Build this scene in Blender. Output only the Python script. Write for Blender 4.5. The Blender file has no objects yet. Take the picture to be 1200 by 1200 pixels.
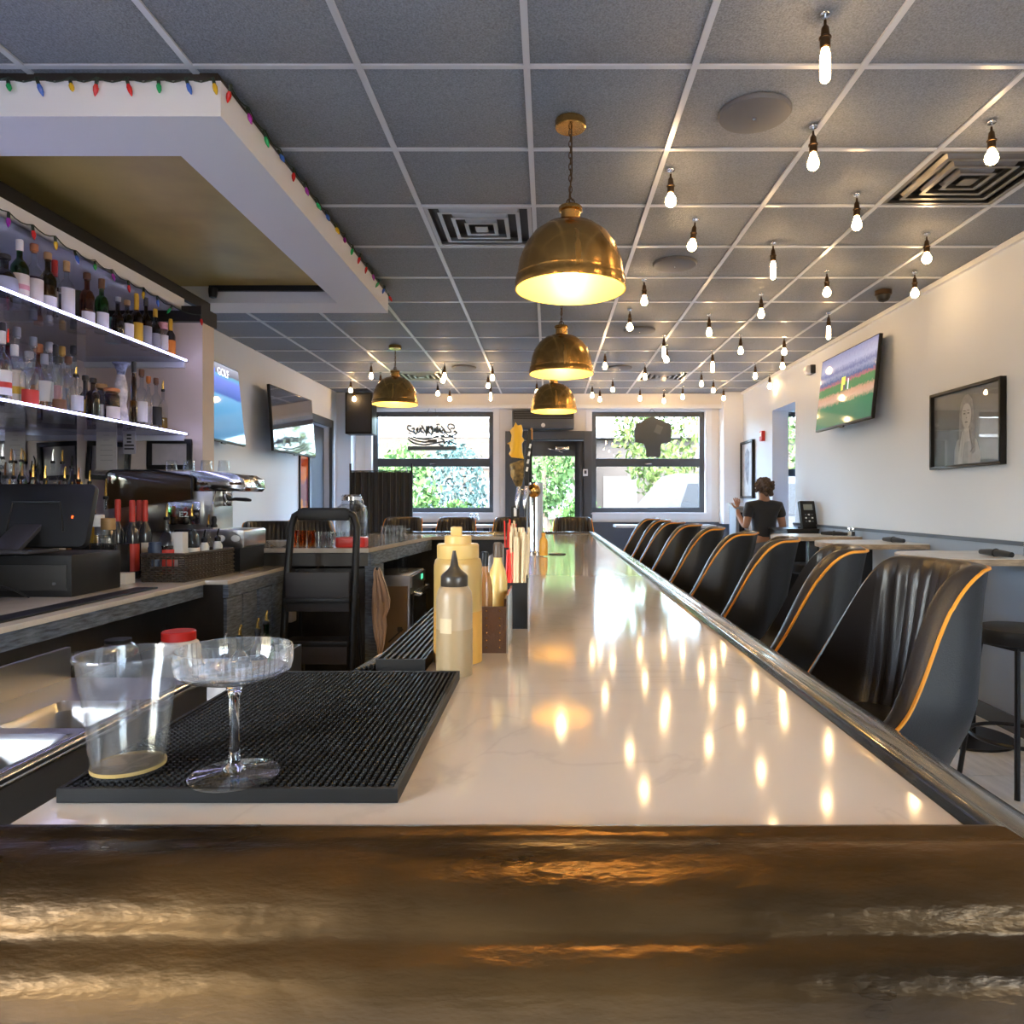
import bpy, bmesh, math, random
from mathutils import Vector, Matrix, Euler
random.seed(7)
PI = math.pi
SC = bpy.context.scene
COL = SC.collection

# ------------------------------------------------------------------ camera, world, sun, exposure
CZ = 1.38                     # camera height
FPX, VX, VY = 836.0, 643.0, 588.0
cam = bpy.data.cameras.new('camera'); camo = bpy.data.objects.new('camera', cam); COL.objects.link(camo)
cam.sensor_width = 36; cam.lens = FPX / 1200 * 36
cam.shift_x = -(VX - 600) / 1200; cam.shift_y = -(600 - VY) / 1200
cam.clip_start = 0.02; cam.clip_end = 300
camo.location = (0, 0, CZ); camo.rotation_euler = (PI / 2, 0, 0)
SC.camera = camo

w = bpy.data.worlds.new('sky'); SC.world = w; w.use_nodes = True
nt = w.node_tree; bg = nt.nodes['Background']
sky = nt.nodes.new('ShaderNodeTexSky'); sky.sky_type = 'NISHITA'; sky.sun_disc = False
sky.sun_elevation = math.radians(55); sky.sun_rotation = math.radians(200); sky.air_density = 1.0; sky.dust_density = 3.0
nt.links.new(sky.outputs[0], bg.inputs[0]); bg.inputs[1].default_value = 4.2
sun = bpy.data.lights.new('sun', 'SUN'); sun.energy = 0.3; sun.angle = 0.02; sun.color = (1, .95, .87)
so = bpy.data.objects.new('sun', sun); COL.objects.link(so); so.rotation_euler = (math.radians(36), 0, 0)
SC.view_settings.view_transform = 'Standard'; SC.view_settings.look = 'None'
SC.view_settings.gamma = 1.0; SC.view_settings.use_curve_mapping = False
SC.view_settings.exposure = 1.2
cy = SC.cycles
cy.max_bounces = 10; cy.diffuse_bounces = 5; cy.glossy_bounces = 5; cy.transmission_bounces = 8; cy.transparent_max_bounces = 24
cy.sample_clamp_indirect = 6.0; cy.caustics_reflective = False; cy.caustics_refractive = False

def portal(x, y, z, sx, sz, rot):
    l = bpy.data.lights.new('window_portal', 'AREA'); l.shape = 'RECTANGLE'; l.size = sx if abs(rot[1])<.1 else sz; l.size_y = sz if abs(rot[1])<.1 else sx
    l.cycles.is_portal = True
    o = bpy.data.objects.new('window_portal', l); COL.objects.link(o); o.location = (x, y, z); o.rotation_euler = rot

# ------------------------------------------------------------------ helpers
def px(x, y, Y):
    return Vector(((x - VX) / FPX * Y, Y, CZ - (y - VY) / FPX * Y))
def on_z(x, y, z):            # pixel -> point on the horizontal plane z
    Y = FPX * (CZ - z) / (y - VY)
    return Vector(((x - VX) / FPX * Y, Y, z))

MATS = {}
def mat(name, col=(.5, .5, .5), rough=.5, metal=0.0, bump=0.0, bscale=60, var=0.0, vscale=6, emit=None, es=0.0,
        trans=0.0, ior=1.45, coat=0.0, spec=.5, stretch=None, sheen=0.0, rvar=0.0):
    if name in MATS: return MATS[name]
    m = bpy.data.materials.new(name); m.use_nodes = True; t = m.node_tree; b = t.nodes['Principled BSDF']
    I = b.inputs
    I['Base Color'].default_value = (*col, 1); I['Roughness'].default_value = rough; I['Metallic'].default_value = metal
    I['Transmission Weight'].default_value = trans; I['IOR'].default_value = ior; I['Coat Weight'].default_value = coat
    I['Coat Roughness'].default_value = .05
    I['Specular IOR Level'].default_value = spec; I['Sheen Weight'].default_value = sheen
    if emit: I['Emission Color'].default_value = (*emit, 1); I['Emission Strength'].default_value = es
    if var or bump or rvar:
        tc = t.nodes.new('ShaderNodeTexCoord'); mp = t.nodes.new('ShaderNodeMapping')
        t.links.new(tc.outputs['Object'], mp.inputs[0])
        if stretch: mp.inputs['Scale'].default_value = stretch
    if var or rvar:
        n = t.nodes.new('ShaderNodeTexNoise'); n.inputs['Scale'].default_value = vscale; n.inputs['Detail'].default_value = 6
        t.links.new(mp.outputs[0], n.inputs['Vector'])
    if var:
        r = t.nodes.new('ShaderNodeMix'); r.data_type = 'RGBA'
        r.inputs[6].default_value = (*[max(0, c * (1 - var)) for c in col], 1); r.inputs[7].default_value = (*[min(1, c * (1 + var)) for c in col], 1)
        mr = t.nodes.new('ShaderNodeMapRange'); mr.inputs[1].default_value = .3; mr.inputs[2].default_value = .7
        t.links.new(n.outputs['Fac'], mr.inputs[0]); t.links.new(mr.outputs[0], r.inputs[0]); t.links.new(r.outputs[2], I['Base Color'])
    if rvar:
        mr2 = t.nodes.new('ShaderNodeMapRange'); mr2.inputs[1].default_value = .3; mr2.inputs[2].default_value = .7
        mr2.inputs[3].default_value = max(.02, rough - rvar); mr2.inputs[4].default_value = rough + rvar
        t.links.new(n.outputs['Fac'], mr2.inputs[0]); t.links.new(mr2.outputs[0], I['Roughness'])
    if bump:
        n2 = t.nodes.new('ShaderNodeTexNoise'); n2.inputs['Scale'].default_value = bscale; n2.inputs['Detail'].default_value = 4
        t.links.new(mp.outputs[0], n2.inputs['Vector'])
        bp = t.nodes.new('ShaderNodeBump'); bp.inputs['Strength'].default_value = bump; bp.inputs['Distance'].default_value = .01
        t.links.new(n2.outputs['Fac'], bp.inputs['Height']); t.links.new(bp.outputs[0], I['Normal'])
    MATS[name] = m
    return m
def thin(name, col=(1, 1, 1), gloss=.05, tint=None, haze=0.0, refl=.75, pw=1.6):
    """thin-walled clear material: tinted see-through plus fresnel reflection"""
    if name in MATS: return MATS[name]
    m = bpy.data.materials.new(name); m.use_nodes = True; t = m.node_tree; t.nodes.clear()
    o = t.nodes.new('ShaderNodeOutputMaterial'); tr = t.nodes.new('ShaderNodeBsdfTransparent'); gl = t.nodes.new('ShaderNodeBsdfGlossy')
    gl.inputs['Roughness'].default_value = gloss; tr.inputs[0].default_value = (*col, 1)
    lw = t.nodes.new('ShaderNodeLayerWeight'); lw.inputs[0].default_value = .35
    mr = t.nodes.new('ShaderNodeMapRange'); mr.inputs[1].default_value = 0; mr.inputs[2].default_value = 1; mr.inputs[3].default_value = .045; mr.inputs[4].default_value = refl
    t.links.new(lw.outputs['Facing'], mr.inputs[0])
    p = t.nodes.new('ShaderNodeMath'); p.operation = 'POWER'; p.inputs[1].default_value = pw; t.links.new(mr.outputs[0], p.inputs[0])
    ad = t.nodes.new('ShaderNodeMath'); ad.operation = 'ADD'; ad.inputs[1].default_value = .035; t.links.new(p.outputs[0], ad.inputs[0])
    mx = t.nodes.new('ShaderNodeMixShader'); t.links.new(ad.outputs[0], mx.inputs[0])
    last = tr
    if haze:
        df = t.nodes.new('ShaderNodeBsdfDiffuse'); df.inputs[0].default_value = (.85, .85, .85, 1)
        m2 = t.nodes.new('ShaderNodeMixShader'); m2.inputs[0].default_value = haze
        t.links.new(tr.outputs[0], m2.inputs[1]); t.links.new(df.outputs[0], m2.inputs[2]); last = m2
    t.links.new(last.outputs[0], mx.inputs[1]); t.links.new(gl.outputs[0], mx.inputs[2]); t.links.new(mx.outputs[0], o.inputs[0])
    MATS[name] = m
    return m
def bands(name, stops, axis=2, lo=0.0, hi=1.0, es=.6, noise=.06, nscale=14):
    """a lit screen or a print: colour bands along one object axis, roughened by noise"""
    m = bpy.data.materials.new(name); m.use_nodes = True; t = m.node_tree; b = t.nodes['Principled BSDF']
    tc = t.nodes.new('ShaderNodeTexCoord'); sp = t.nodes.new('ShaderNodeSeparateXYZ'); t.links.new(tc.outputs['Object'], sp.inputs[0])
    n = t.nodes.new('ShaderNodeTexNoise'); n.inputs['Scale'].default_value = nscale; n.inputs['Detail'].default_value = 5; t.links.new(tc.outputs['Object'], n.inputs['Vector'])
    mr = t.nodes.new('ShaderNodeMapRange'); mr.inputs[1].default_value = lo; mr.inputs[2].default_value = hi; t.links.new(sp.outputs[axis], mr.inputs[0])
    a = t.nodes.new('ShaderNodeMath'); a.operation = 'MULTIPLY_ADD'; a.inputs[1].default_value = noise * 2
    s = t.nodes.new('ShaderNodeMath'); s.operation = 'SUBTRACT'; s.inputs[1].default_value = noise
    t.links.new(n.outputs['Fac'], a.inputs[0]); t.links.new(mr.outputs[0], a.inputs[2]); t.links.new(a.outputs[0], s.inputs[0])
    cr = t.nodes.new('ShaderNodeValToRGB'); t.links.new(s.outputs[0], cr.inputs[0]); e = cr.color_ramp.elements
    for i, (p, c) in enumerate(stops):
        el = e[i] if i < 2 else e.new(p)
        el.position = p; el.color = (*c, 1)
    t.links.new(cr.outputs[0], b.inputs['Base Color']); b.inputs['Roughness'].default_value = .06
    if es: t.links.new(cr.outputs[0], b.inputs['Emission Color']); b.inputs['Emission Strength'].default_value = es
    return m

class MB:
    def __init__(s): s.v = []; s.f = []
    def add(s, vs, fs):
        k = len(s.v); s.v += [tuple(p) for p in vs]; s.f += [tuple(i + k for i in f) for f in fs]; return s
    def box(s, c, d, rot=None):
        x, y, z = (q / 2 for q in d); c = Vector(c)
        vs = [Vector(p) for p in ((-x,-y,-z),(x,-y,-z),(x,y,-z),(-x,y,-z),(-x,-y,z),(x,-y,z),(x,y,z),(-x,y,z))]
        if rot is not None:
            R = rot if isinstance(rot, Matrix) else Euler(rot).to_matrix()
            vs = [R @ q for q in vs]
        return s.add([q + c for q in vs], [(0,3,2,1),(4,5,6,7),(0,1,5,4),(1,2,6,5),(2,3,7,6),(3,0,4,7)])
    def bx(s, x0, x1, y0, y1, z0, z1):
        return s.box(((x0+x1)/2,(y0+y1)/2,(z0+z1)/2), (abs(x1-x0),abs(y1-y0),abs(z1-z0)))
    def lathe(s, prof, n=20, c=(0,0,0), M=None, closed=False, sc=(1, 1), caps=True):
        vs = []; fs = []; c = Vector(c)
        for r, z in prof:
            for i in range(n):
                a = 2*PI*i/n; p = Vector((r*math.cos(a)*sc[0], r*math.sin(a)*sc[1], z)); vs.append((M @ p if M else p) + c)
        m = len(prof)
        for j in range(m-1 if not closed else m):
            for i in range(n):
                fs.append((j*n+i, j*n+(i+1)%n, ((j+1)%m)*n+(i+1)%n, ((j+1)%m)*n+i))
        if not closed and caps:
            if prof[0][0] > 1e-5: fs.append(tuple(range(n-1,-1,-1)))
            if prof[-1][0] > 1e-5: fs.append(tuple((m-1)*n+i for i in range(n)))
        return s.add(vs, fs)
    def cyl(s, p0, p1, r0, r1=None, n=12):
        p0 = Vector(p0); p1 = Vector(p1); r1 = r0 if r1 is None else r1
        d = p1-p0; q = d.to_track_quat('Z','Y').to_matrix()
        return s.lathe([(r0,0),(r1,d.length)], n, p0, q)
    def tube(s, pts, r, n=8, closed=False):
        P = [Vector(p) for p in pts]; m = len(P); vs = []; fs = []; up = None
        for i, p in enumerate(P):
            a = P[i-1] if (i or closed) else p; b = P[(i+1)%m] if (i<m-1 or closed) else p
            t = (b-a).normalized()
            if up is None: up = t.orthogonal().normalized()
            up = (up - t*up.dot(t)).normalized(); bi = t.cross(up)
            rr = r[i] if isinstance(r,(list,tuple)) else r
            for k in range(n):
                an = 2*PI*k/n; vs.append(p + (up*math.cos(an)+bi*math.sin(an))*rr)
        for j in range(m if closed else m-1):
            for k in range(n):
                fs.append((j*n+k, j*n+(k+1)%n, ((j+1)%m)*n+(k+1)%n, ((j+1)%m)*n+k))
        if not closed: fs += [tuple(range(n-1,-1,-1)), tuple((m-1)*n+k for k in range(n))]
        return s.add(vs, fs)
    def prism(s, poly, h0, h1, plane='xy'):
        n = len(poly)
        def P(a,b,h): return {'xy':(a,b,h),'xz':(a,h,b),'yz':(h,a,b)}[plane]
        vs = [P(a,b,h0) for a,b in poly]+[P(a,b,h1) for a,b in poly]
        return s.add(vs, [tuple(range(n-1,-1,-1)), tuple(range(n,2*n))]+[(i,(i+1)%n,n+(i+1)%n,n+i) for i in range(n)])
    def ball(s, c, r, n=12, m=8, sc=(1,1,1)):
        pr = [(max(1e-6, math.sin(PI*j/m)), -math.cos(PI*j/m)) for j in range(m+1)]
        return s.lathe(pr, n, c, Matrix.Diagonal((r*sc[0], r*sc[1], r*sc[2])))
    def grid(s, rows, flip=False):
        m = len(rows[0]); fs = []
        for j in range(len(rows)-1):
            for i in range(m-1):
                q = (j*m+i, j*m+i+1, (j+1)*m+i+1, (j+1)*m+i); fs.append(q[::-1] if flip else q)
        return s.add([p for r in rows for p in r], fs)
    def mesh(s, name, m, bevel=0.0, smooth=True, ang=38, recalc=True):
        me = bpy.data.meshes.new(name); me.from_pydata(s.v, [], s.f); me.validate()
        if recalc or bevel:
            b = bmesh.new(); b.from_mesh(me)
            bmesh.ops.remove_doubles(b, verts=b.verts, dist=1e-6)
            bmesh.ops.recalc_face_normals(b, faces=b.faces)
            if bevel:
                ed = [e for e in b.edges if len(e.link_faces)==2 and e.calc_face_angle(0) > .5]
                bmesh.ops.bevel(b, geom=ed, offset=bevel, segments=2, profile=.6, affect='EDGES', clamp_overlap=True)
            b.to_mesh(me); b.free()
        if smooth:
            me.shade_smooth(); me.set_sharp_from_angle(angle=math.radians(ang))
        me.materials.append(m)
        return me
    def obj(s, name, m, parent=None, loc=None, bevel=0.0, smooth=True, ang=38, recalc=True, **tags):
        return put(s.mesh(name, m, bevel, smooth, ang, recalc), name, parent, loc, **tags)
def put(me, name, parent=None, loc=None, rot=None, label=None, cat=None, group=None, kind=None):
    o = bpy.data.objects.new(name, me); COL.objects.link(o)
    if parent: o.parent = parent
    if loc is not None: o.location = loc
    if rot is not None: o.rotation_euler = rot
    if label: o['label'] = label
    if cat: o['category'] = cat
    if group: o['group'] = group
    if kind: o['kind'] = kind
    return o
def thing(name, label, cat, loc=(0,0,0), rz=0.0, group=None, kind=None):
    return put(None, name, None, loc, (0,0,rz), label, cat, group, kind)
def dup(root, loc, rz, label=None, group=None):
    r = root.copy(); COL.objects.link(r); r.location = loc; r.rotation_euler = (0,0,rz)
    if label: r['label'] = label
    if group: r['group'] = group
    for ch in list(root.children):
        c = ch.copy(); COL.objects.link(c); c.parent = r
        for g in ch.children:
            d = g.copy(); COL.objects.link(d); d.parent = c
    return r
def text_mesh(name, body, size, m, parent, M, extrude=.0008, shear=0.0):
    cu = bpy.data.curves.new(name,'FONT'); cu.body = body; cu.size = size; cu.extrude = extrude; cu.align_x='CENTER'; cu.align_y='CENTER'; cu.shear = shear
    t = bpy.data.objects.new(name, cu); me = bpy.data.meshes.new_from_object(t); bpy.data.objects.remove(t)
    me.name = name; me.transform(M); me.materials.clear(); me.materials.append(m)
    return put(me, name, parent)
def arc(c, r, a0, a1, n):
    return [(c[0]+r*math.cos(a0+(a1-a0)*i/n), c[1]+r*math.sin(a0+(a1-a0)*i/n)) for i in range(n+1)]
def rrect(x0,x1,y0,y1,r,n=5):
    return arc((x1-r,y0+r),r,-PI/2,0,n)+arc((x1-r,y1-r),r,0,PI/2,n)+arc((x0+r,y1-r),r,PI/2,PI,n)+arc((x0+r,y0+r),r,PI,1.5*PI,n)

# ------------------------------------------------------------------ materials
WALL = mat('painted_wall', (.75,.80,.865), .6, bump=.05, bscale=180)
CREAM = mat('cream_paint', (.86,.83,.78), .6)
WHITE = mat('white_trim', (.88,.88,.87), .4)
NAVY = mat('slate_paint', (.085,.10,.125), .45, bump=.03, bscale=90)
GREYP = mat('charcoal_frame', (.075,.082,.09), .4)
TILE = mat('ceiling_tile_grey', (.215,.237,.268), .62, bump=.55, bscale=130, var=.3, vscale=160)
TBAR = mat('ceiling_grid_metal', (.62,.65,.69), .32, metal=.25)
FLOOR = mat('floor_tile', (.85,.84,.83), .35, var=.12, vscale=4, stretch=(6,1,1))
GROUT = mat('floor_grout', (.42,.41,.41), .8)
BLACK = mat('black_plastic', (.013,.0125,.0125), .42, spec=.35)
BLACKM = mat('black_metal', (.02,.02,.022), .35, metal=.3)
RUBBER = mat('black_rubber', (.008,.0072,.0065), .5, spec=.3)
CHROME = mat('chrome', (.72,.72,.73), .12, metal=1)
STEEL = mat('brushed_steel', (.50,.49,.47), .3, metal=1, bump=.04, bscale=300, stretch=(1,30,1))
BRASS = mat('aged_brass', (.62,.36,.11), .24, metal=1, bump=.05, bscale=40, stretch=(1,1,.1), rvar=.06, vscale=9)
GOLDIN = mat('gold_lining', (.88,.60,.14), .4, metal=.25)
RAIL = mat('bronze_lacquer_wood', (.06,.031,.009), .33, metal=.7, bump=.36, bscale=48, var=.85, vscale=7, coat=0, rvar=.1, stretch=(.35,1,1))
RAILD = mat('black_lacquer_wood', (.026,.024,.022), .24, metal=.1, bump=.15, bscale=30, var=.6, vscale=7, coat=.5, stretch=(1,.25,1))
BARN = mat('grey_barn_wood', (.105,.125,.155), .6, bump=.6, bscale=40, var=.6, vscale=14, stretch=(1,1,7))
DARKW = mat('dark_stained_wood', (.028,.022,.018), .4, var=.3, vscale=9)
OAK = mat('greyed_oak', (.45,.33,.22), .5, var=.3, vscale=14, stretch=(1,1,5))
LAMI = mat('pale_laminate', (.68,.66,.62), .25, var=.08, vscale=5)
LEATHER = mat('black_leather', (.012,.011,.0105), .45, bump=.12, bscale=260, spec=.4)
LEATHB = mat('brown_black_leather', (.024,.019,.017), .34, bump=.12, bscale=260, spec=.55)
PIPING = mat('orange_piping', (.75,.28,.02), .45)
GOLDP = mat('gold_painted_panel', (.44,.32,.095), .42, metal=.3, var=.2, vscale=2.2)
RED = mat('red_plastic', (.62,.03,.02), .35)
CREAMP = mat('cream_label_paper', (.75,.68,.58), .6)
WHITEP = mat('white_paper', (.8,.79,.76), .6)
CORK = mat('cork', (.45,.25,.11), .7, var=.25, vscale=60)
SOCK = mat('bronze_socket', (.09,.055,.03), .35, metal=.8)
GLASS = thin('clear_glass', (.93,.95,.95))
PANE = thin('window_glass', (.97,.985,.98), .01, refl=.6, pw=2.6)
PLASTIC = thin('clear_plastic_cup', (.95,.955,.96), .14, haze=.02, refl=.55)
LED = mat('led_strip', (1,1,1), .5, emit=(.52,.52,1.0), es=8)
BULB = mat('amber_bulb_glow', (1,.7,.35), .3, emit=(1,.63,.29), es=33)
BULBW = mat('pendant_bulb_glow', (1,.9,.7), .3, emit=(1,.74,.36), es=120)

def quartz(name, base):
    m = bpy.data.materials.new(name); m.use_nodes = True; t = m.node_tree; b = t.nodes['Principled BSDF']
    tc = t.nodes.new('ShaderNodeTexCoord')
    n = t.nodes.new('ShaderNodeTexNoise'); n.inputs['Scale'].default_value = 2.1; n.inputs['Detail'].default_value = 8; n.inputs['Distortion'].default_value = 1.6
    t.links.new(tc.outputs['Object'], n.inputs['Vector'])
    a = t.nodes.new('ShaderNodeMath'); a.operation='SUBTRACT'; a.inputs[1].default_value=.5; t.links.new(n.outputs['Fac'],a.inputs[0])
    ab = t.nodes.new('ShaderNodeMath'); ab.operation='ABSOLUTE'; t.links.new(a.outputs[0],ab.inputs[0])
    cr = t.nodes.new('ShaderNodeValToRGB'); e=cr.color_ramp.elements
    e[0].position=0; e[0].color=(*[c*.88 for c in base],1); e[1].position=.012; e[1].color=(*[c*.95 for c in base],1)
    q=e.new(.2); q.color=(*base,1)
    t.links.new(ab.outputs[0],cr.inputs[0]); t.links.new(cr.outputs[0],b.inputs['Base Color'])
    b.inputs['Roughness'].default_value=.08; b.inputs['Coat Weight'].default_value=.12; b.inputs['Coat Roughness'].default_value=.08
    return m
QUARTZ = quartz('veined_quartz', (.59,.51,.42))

# ------------------------------------------------------------------ room shell
XL, XR, YB, YR, ZC = -3.07, 2.80, 10.57, -4.0, 2.96
def wall_with_holes(name, axis, at, thick, u0, u1, holes, m, z1=ZC+.25, z0=0):
    """axis 'y': wall in the plane y=at, u is x; axis 'x': plane x=at, u is y. holes: (u0,u1,z0,z1)"""
    b = MB(); us = sorted({u0,u1,*[h[0] for h in holes],*[h[1] for h in holes]}); zs = sorted({z0,z1,*[h[2] for h in holes],*[h[3] for h in holes]})
    for i in range(len(us)-1):
        for j in range(len(zs)-1):
            uc=(us[i]+us[i+1])/2; zc=(zs[j]+zs[j+1])/2
            if any(h[0]<uc<h[1] and h[2]<zc<h[3] for h in holes): continue
            if axis=='y': b.bx(us[i],us[i+1],at,at+thick,zs[j],zs[j+1])
            else: b.bx(at,at+thick,us[i],us[i+1],zs[j],zs[j+1])
    return b.obj(name, m, smooth=False, kind='structure')
floor = MB().bx(XL-.3,XR+1.6,YR-.3,YB+.25,-.12,-.006).obj('floor', GROUT, kind='structure')
tm = None
for i in range(6):
    for j in range(8):
        x0 = .42+.4*i; y0 = 1.2+1.2*j-(.6 if i%2 else 0)
        if tm is None: tm = MB().bx(.002,.398,.002,1.198,-.01,0).mesh('floor_tile', FLOOR, bevel=.0015)
        if y0+1.2 > YB: continue
        put(tm,'floor_tile',floor,(x0,y0,0))
MB().bx(XL,.42,YR,YB,-.01,-.002).obj('floor_field', FLOOR, floor)
MB().bx(.42,XR,YR,.6,-.01,-.002).obj('floor_field', FLOOR, floor)
WL = (-2.62,-.82,1.22,2.72); WR = (.64,2.32,1.22,2.72); DR = (-.36,.52,0,2.30)
wall_with_holes('wall_back','y',YB,.22,XL-.3,XR+1.4,[WL,WR,DR,(3.05,3.95,.9,2.72)],CREAM)
wall_with_holes('wall_right','x',XR,.2,YR,YB,[(8.10,8.93,0,2.52),(-3.6,-1.4,.4,2.7)],WALL)
wall_with_holes('wall_left','x',XL-.25,.25,YR,YB,[(9.12,9.98,0,2.42),(-3.6,-1.0,.4,2.7)],WALL)
wall_with_holes('wall_rear','y',YR-.2,.2,XL-.3,XR+.3,[],mat('unseen_wall_umber',(.10,.065,.04),.6))  # unseen wall, made dark so highlights on the front armrest keep contrast
for n,(x,y0,y1) in enumerate(((XR+.1,-3.6,-1.4),(XL-.12,-3.6,-1.0))):      # unseen glazing beside and behind the camera, added to let daylight in
    o=thing(f'window_{4+n}',None,None,(x,(y0+y1)/2,.4),kind='structure'); L=(y1-y0)/2
    f=MB()
    for yy in (-L+.03,0,L-.03): f.bx(-.03,.03,yy-.03,yy+.03,0,2.3)
    f.bx(-.03,.03,-L,L,0,.06); f.bx(-.03,.03,-L,L,2.24,2.3); f.obj('window_frame',GREYP,o)
    MB().bx(-.003,.003,-L+.06,-.03,.06,2.24).obj('pane',PANE,o); MB().bx(-.003,.003,.03,L-.06,.06,2.24).obj('pane',PANE,o)
    portal(x+(.06 if x>0 else -.06),(y0+y1)/2,1.55,y1-y0,2.3,(0,PI/2,0) if x>0 else (0,-PI/2,0))
portal(-1.72,YB+.15,1.97,1.8,1.5,(-PI/2,0,0)); portal(1.48,YB+.15,1.97,1.68,1.5,(-PI/2,0,0))
# side room seen through the opening, and the hall behind the left doorway
MB().bx(XR+1.4,XR+1.5,7.4,YB,0,ZC).obj('wall_side_room',WALL,kind='structure')
MB().bx(XR+.2,XR+1.5,7.3,7.4,0,ZC).obj('wall_side_room',WALL,kind='structure')
MB().bx(XL-1.4,XL-1.3,8.6,10.6,0,ZC).obj('wall_hall',NAVY,kind='structure')
# lower slate wainscots
t = MB(); t.bx(XR-.018,XR,-1.3,8.10,0,1.12); t.obj('wall_right_wainscot',mat('slate_paint_lit',(.34,.39,.47),.35),kind='structure')  # slate paint lightened to carry the light falling on this wall
MB().bx(XR-.03,XR,-1.3,8.10,1.12,1.145).obj('trim_1',NAVY,kind='structure')
t = MB(); t.bx(XL,DR[0]-.30,YB-.02,YB,0,1.08); t.bx(DR[1]+.12,XR,YB-.02,YB,0,1.08); t.obj('wall_back_wainscot',NAVY,kind='structure')
# bulkhead beam over the back wall and the corner column
MB().bx(XL,XR,YB-.14,YB,2.78,ZC).obj('trim_2',CREAM,kind='structure')
MB().bx(XL,XR,YB-.17,YB-.14,2.74,2.80).obj('trim_3',WHITE,bevel=.006,kind='structure')
MB().bx(2.52,XR,YB-.30,YB,1.06,ZC).obj('wall_corner_column',WHITE,kind='structure')
MB().bx(XL,-2.86,YB-.25,YB,0,ZC).obj('wall_corner_pier',WALL,kind='structure')
MB().bx(XR-.03,XR,1,YB-.3,ZC-.035,ZC).obj('trim_4',WHITE,kind='structure')
MB().bx(XR-.035,XR-.018,-1.3,8.1,0,.1).obj('baseboard_right',GREYP,kind='structure')

def window(n, r, label_y):
    x0,x1,z0,z1 = r
    o = thing(f'window_{n}', None, None, ((x0+x1)/2,YB+.08,z0), kind='structure')
    c=(x0+x1)/2; W=(x1-x0)/2; H=z1-z0
    cs=MB()
    for a,b2,cc,d in ((-W-.09,W+.09,-.10,.0),(-W-.09,W+.09,H,H+.07)): cs.bx(a,b2,-.105,-.08,cc,d)
    cs.bx(-W-.09,-W,-.105,-.08,0,H); cs.bx(W,W+.09,-.105,-.08,0,H); cs.obj('casing',WHITE,o)
    MB().bx(-W-.02,W+.02,-.14,.0,-.03,.0).obj('window_sill',WHITE,o,bevel=.004)
    f=MB(); t=.07
    f.bx(-W,W,0,.06,0,t); f.bx(-W,W,0,.06,H-t,H); f.bx(-W,-W+t,0,.06,t,H-t); f.bx(W-t,W,0,.06,t,H-t)
    f.obj('window_frame',GREYP,o,bevel=.004)
    zm=H*.50
    MB().bx(-W+t,W-t,-.012,.05,zm-.065,zm+.055).obj('meeting_rail',GREYP,o,bevel=.005)
    MB().bx(-.05,.05,-.03,-.012,zm-.035,zm-.015).obj('sash_latch',CHROME,o,bevel=.003)
    MB().bx(-W+t,W-t,.024,.03,zm+.055,H-t).obj('pane',PANE,o); MB().bx(-W+t,W-t,.024,.03,t,zm-.065).obj('pane',PANE,o)
    return o
window(1,WL,0); window(2,WR,0)
s3 = thing('window_3',None,None,(3.5,YB+.08,.9),kind='structure')
f=MB(); f.bx(-.45,.45,0,.06,0,.07); f.bx(-.45,.45,0,.06,1.75,1.82); f.bx(-.45,-.38,0,.06,.07,1.75); f.bx(.38,.45,0,.06,.07,1.75); f.bx(-.38,.38,0,.05,.86,.97); f.obj('window_frame',GREYP,s3)
MB().bx(-.38,.38,.024,.03,.07,1.75).obj('pane',PANE,s3)
# entrance door
d = thing('door_1',None,None,((DR[0]+DR[1])/2,YB,0),kind='structure'); W=(DR[1]-DR[0])/2
f=MB(); f.bx(-W-.28,-W,-.06,.14,0,2.42); f.bx(W,W+.12,-.06,.14,0,2.42); f.bx(-W,W,-.06,.14,2.30,2.42); f.obj('door_frame',GREYP,d,bevel=.004)
f=MB(); f.bx(-W,-W+.11,.06,.11,.0,2.29); f.bx(W-.13,W,.06,.11,0,2.29); f.bx(-W+.11,W-.13,.06,.11,2.06,2.29); f.bx(-W+.11,W-.13,.06,.11,0,.28); leaf=f.obj('door_leaf',GREYP,d,bevel=.003)
MB().bx(-W+.11,W-.13,.08,.088,.28,2.06).obj('pane',PANE,leaf)
MB().tube([(-W+.06,.06,.95),(-W+.06,.0,.95),(-W+.06,.0,1.25),(-W+.06,.06,1.25)],.012).obj('door_handle',CHROME,leaf)
f=MB(); f.box((.12,.02,2.17),(.2,.06,.05)); f.box((.02,.0,2.14),(.22,.02,.016),(0,.25,0)); f.obj('door_closer',CHROME,leaf,bevel=.004)
# left doorway frame and door
d = thing('door_2',None,None,(XL,9.55,0),kind='structure')
f=MB(); f.bx(-.02,.04,-.50,-.42,0,2.52); f.bx(-.02,.04,.43,.51,0,2.52); f.bx(-.02,.04,-.42,.43,2.42,2.52); f.obj('door_frame',GREYP,d,bevel=.004)
MB().bx(-.12,-.07,-.41,.42,.01,2.41).obj('door_leaf',NAVY,d,bevel=.004)

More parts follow.
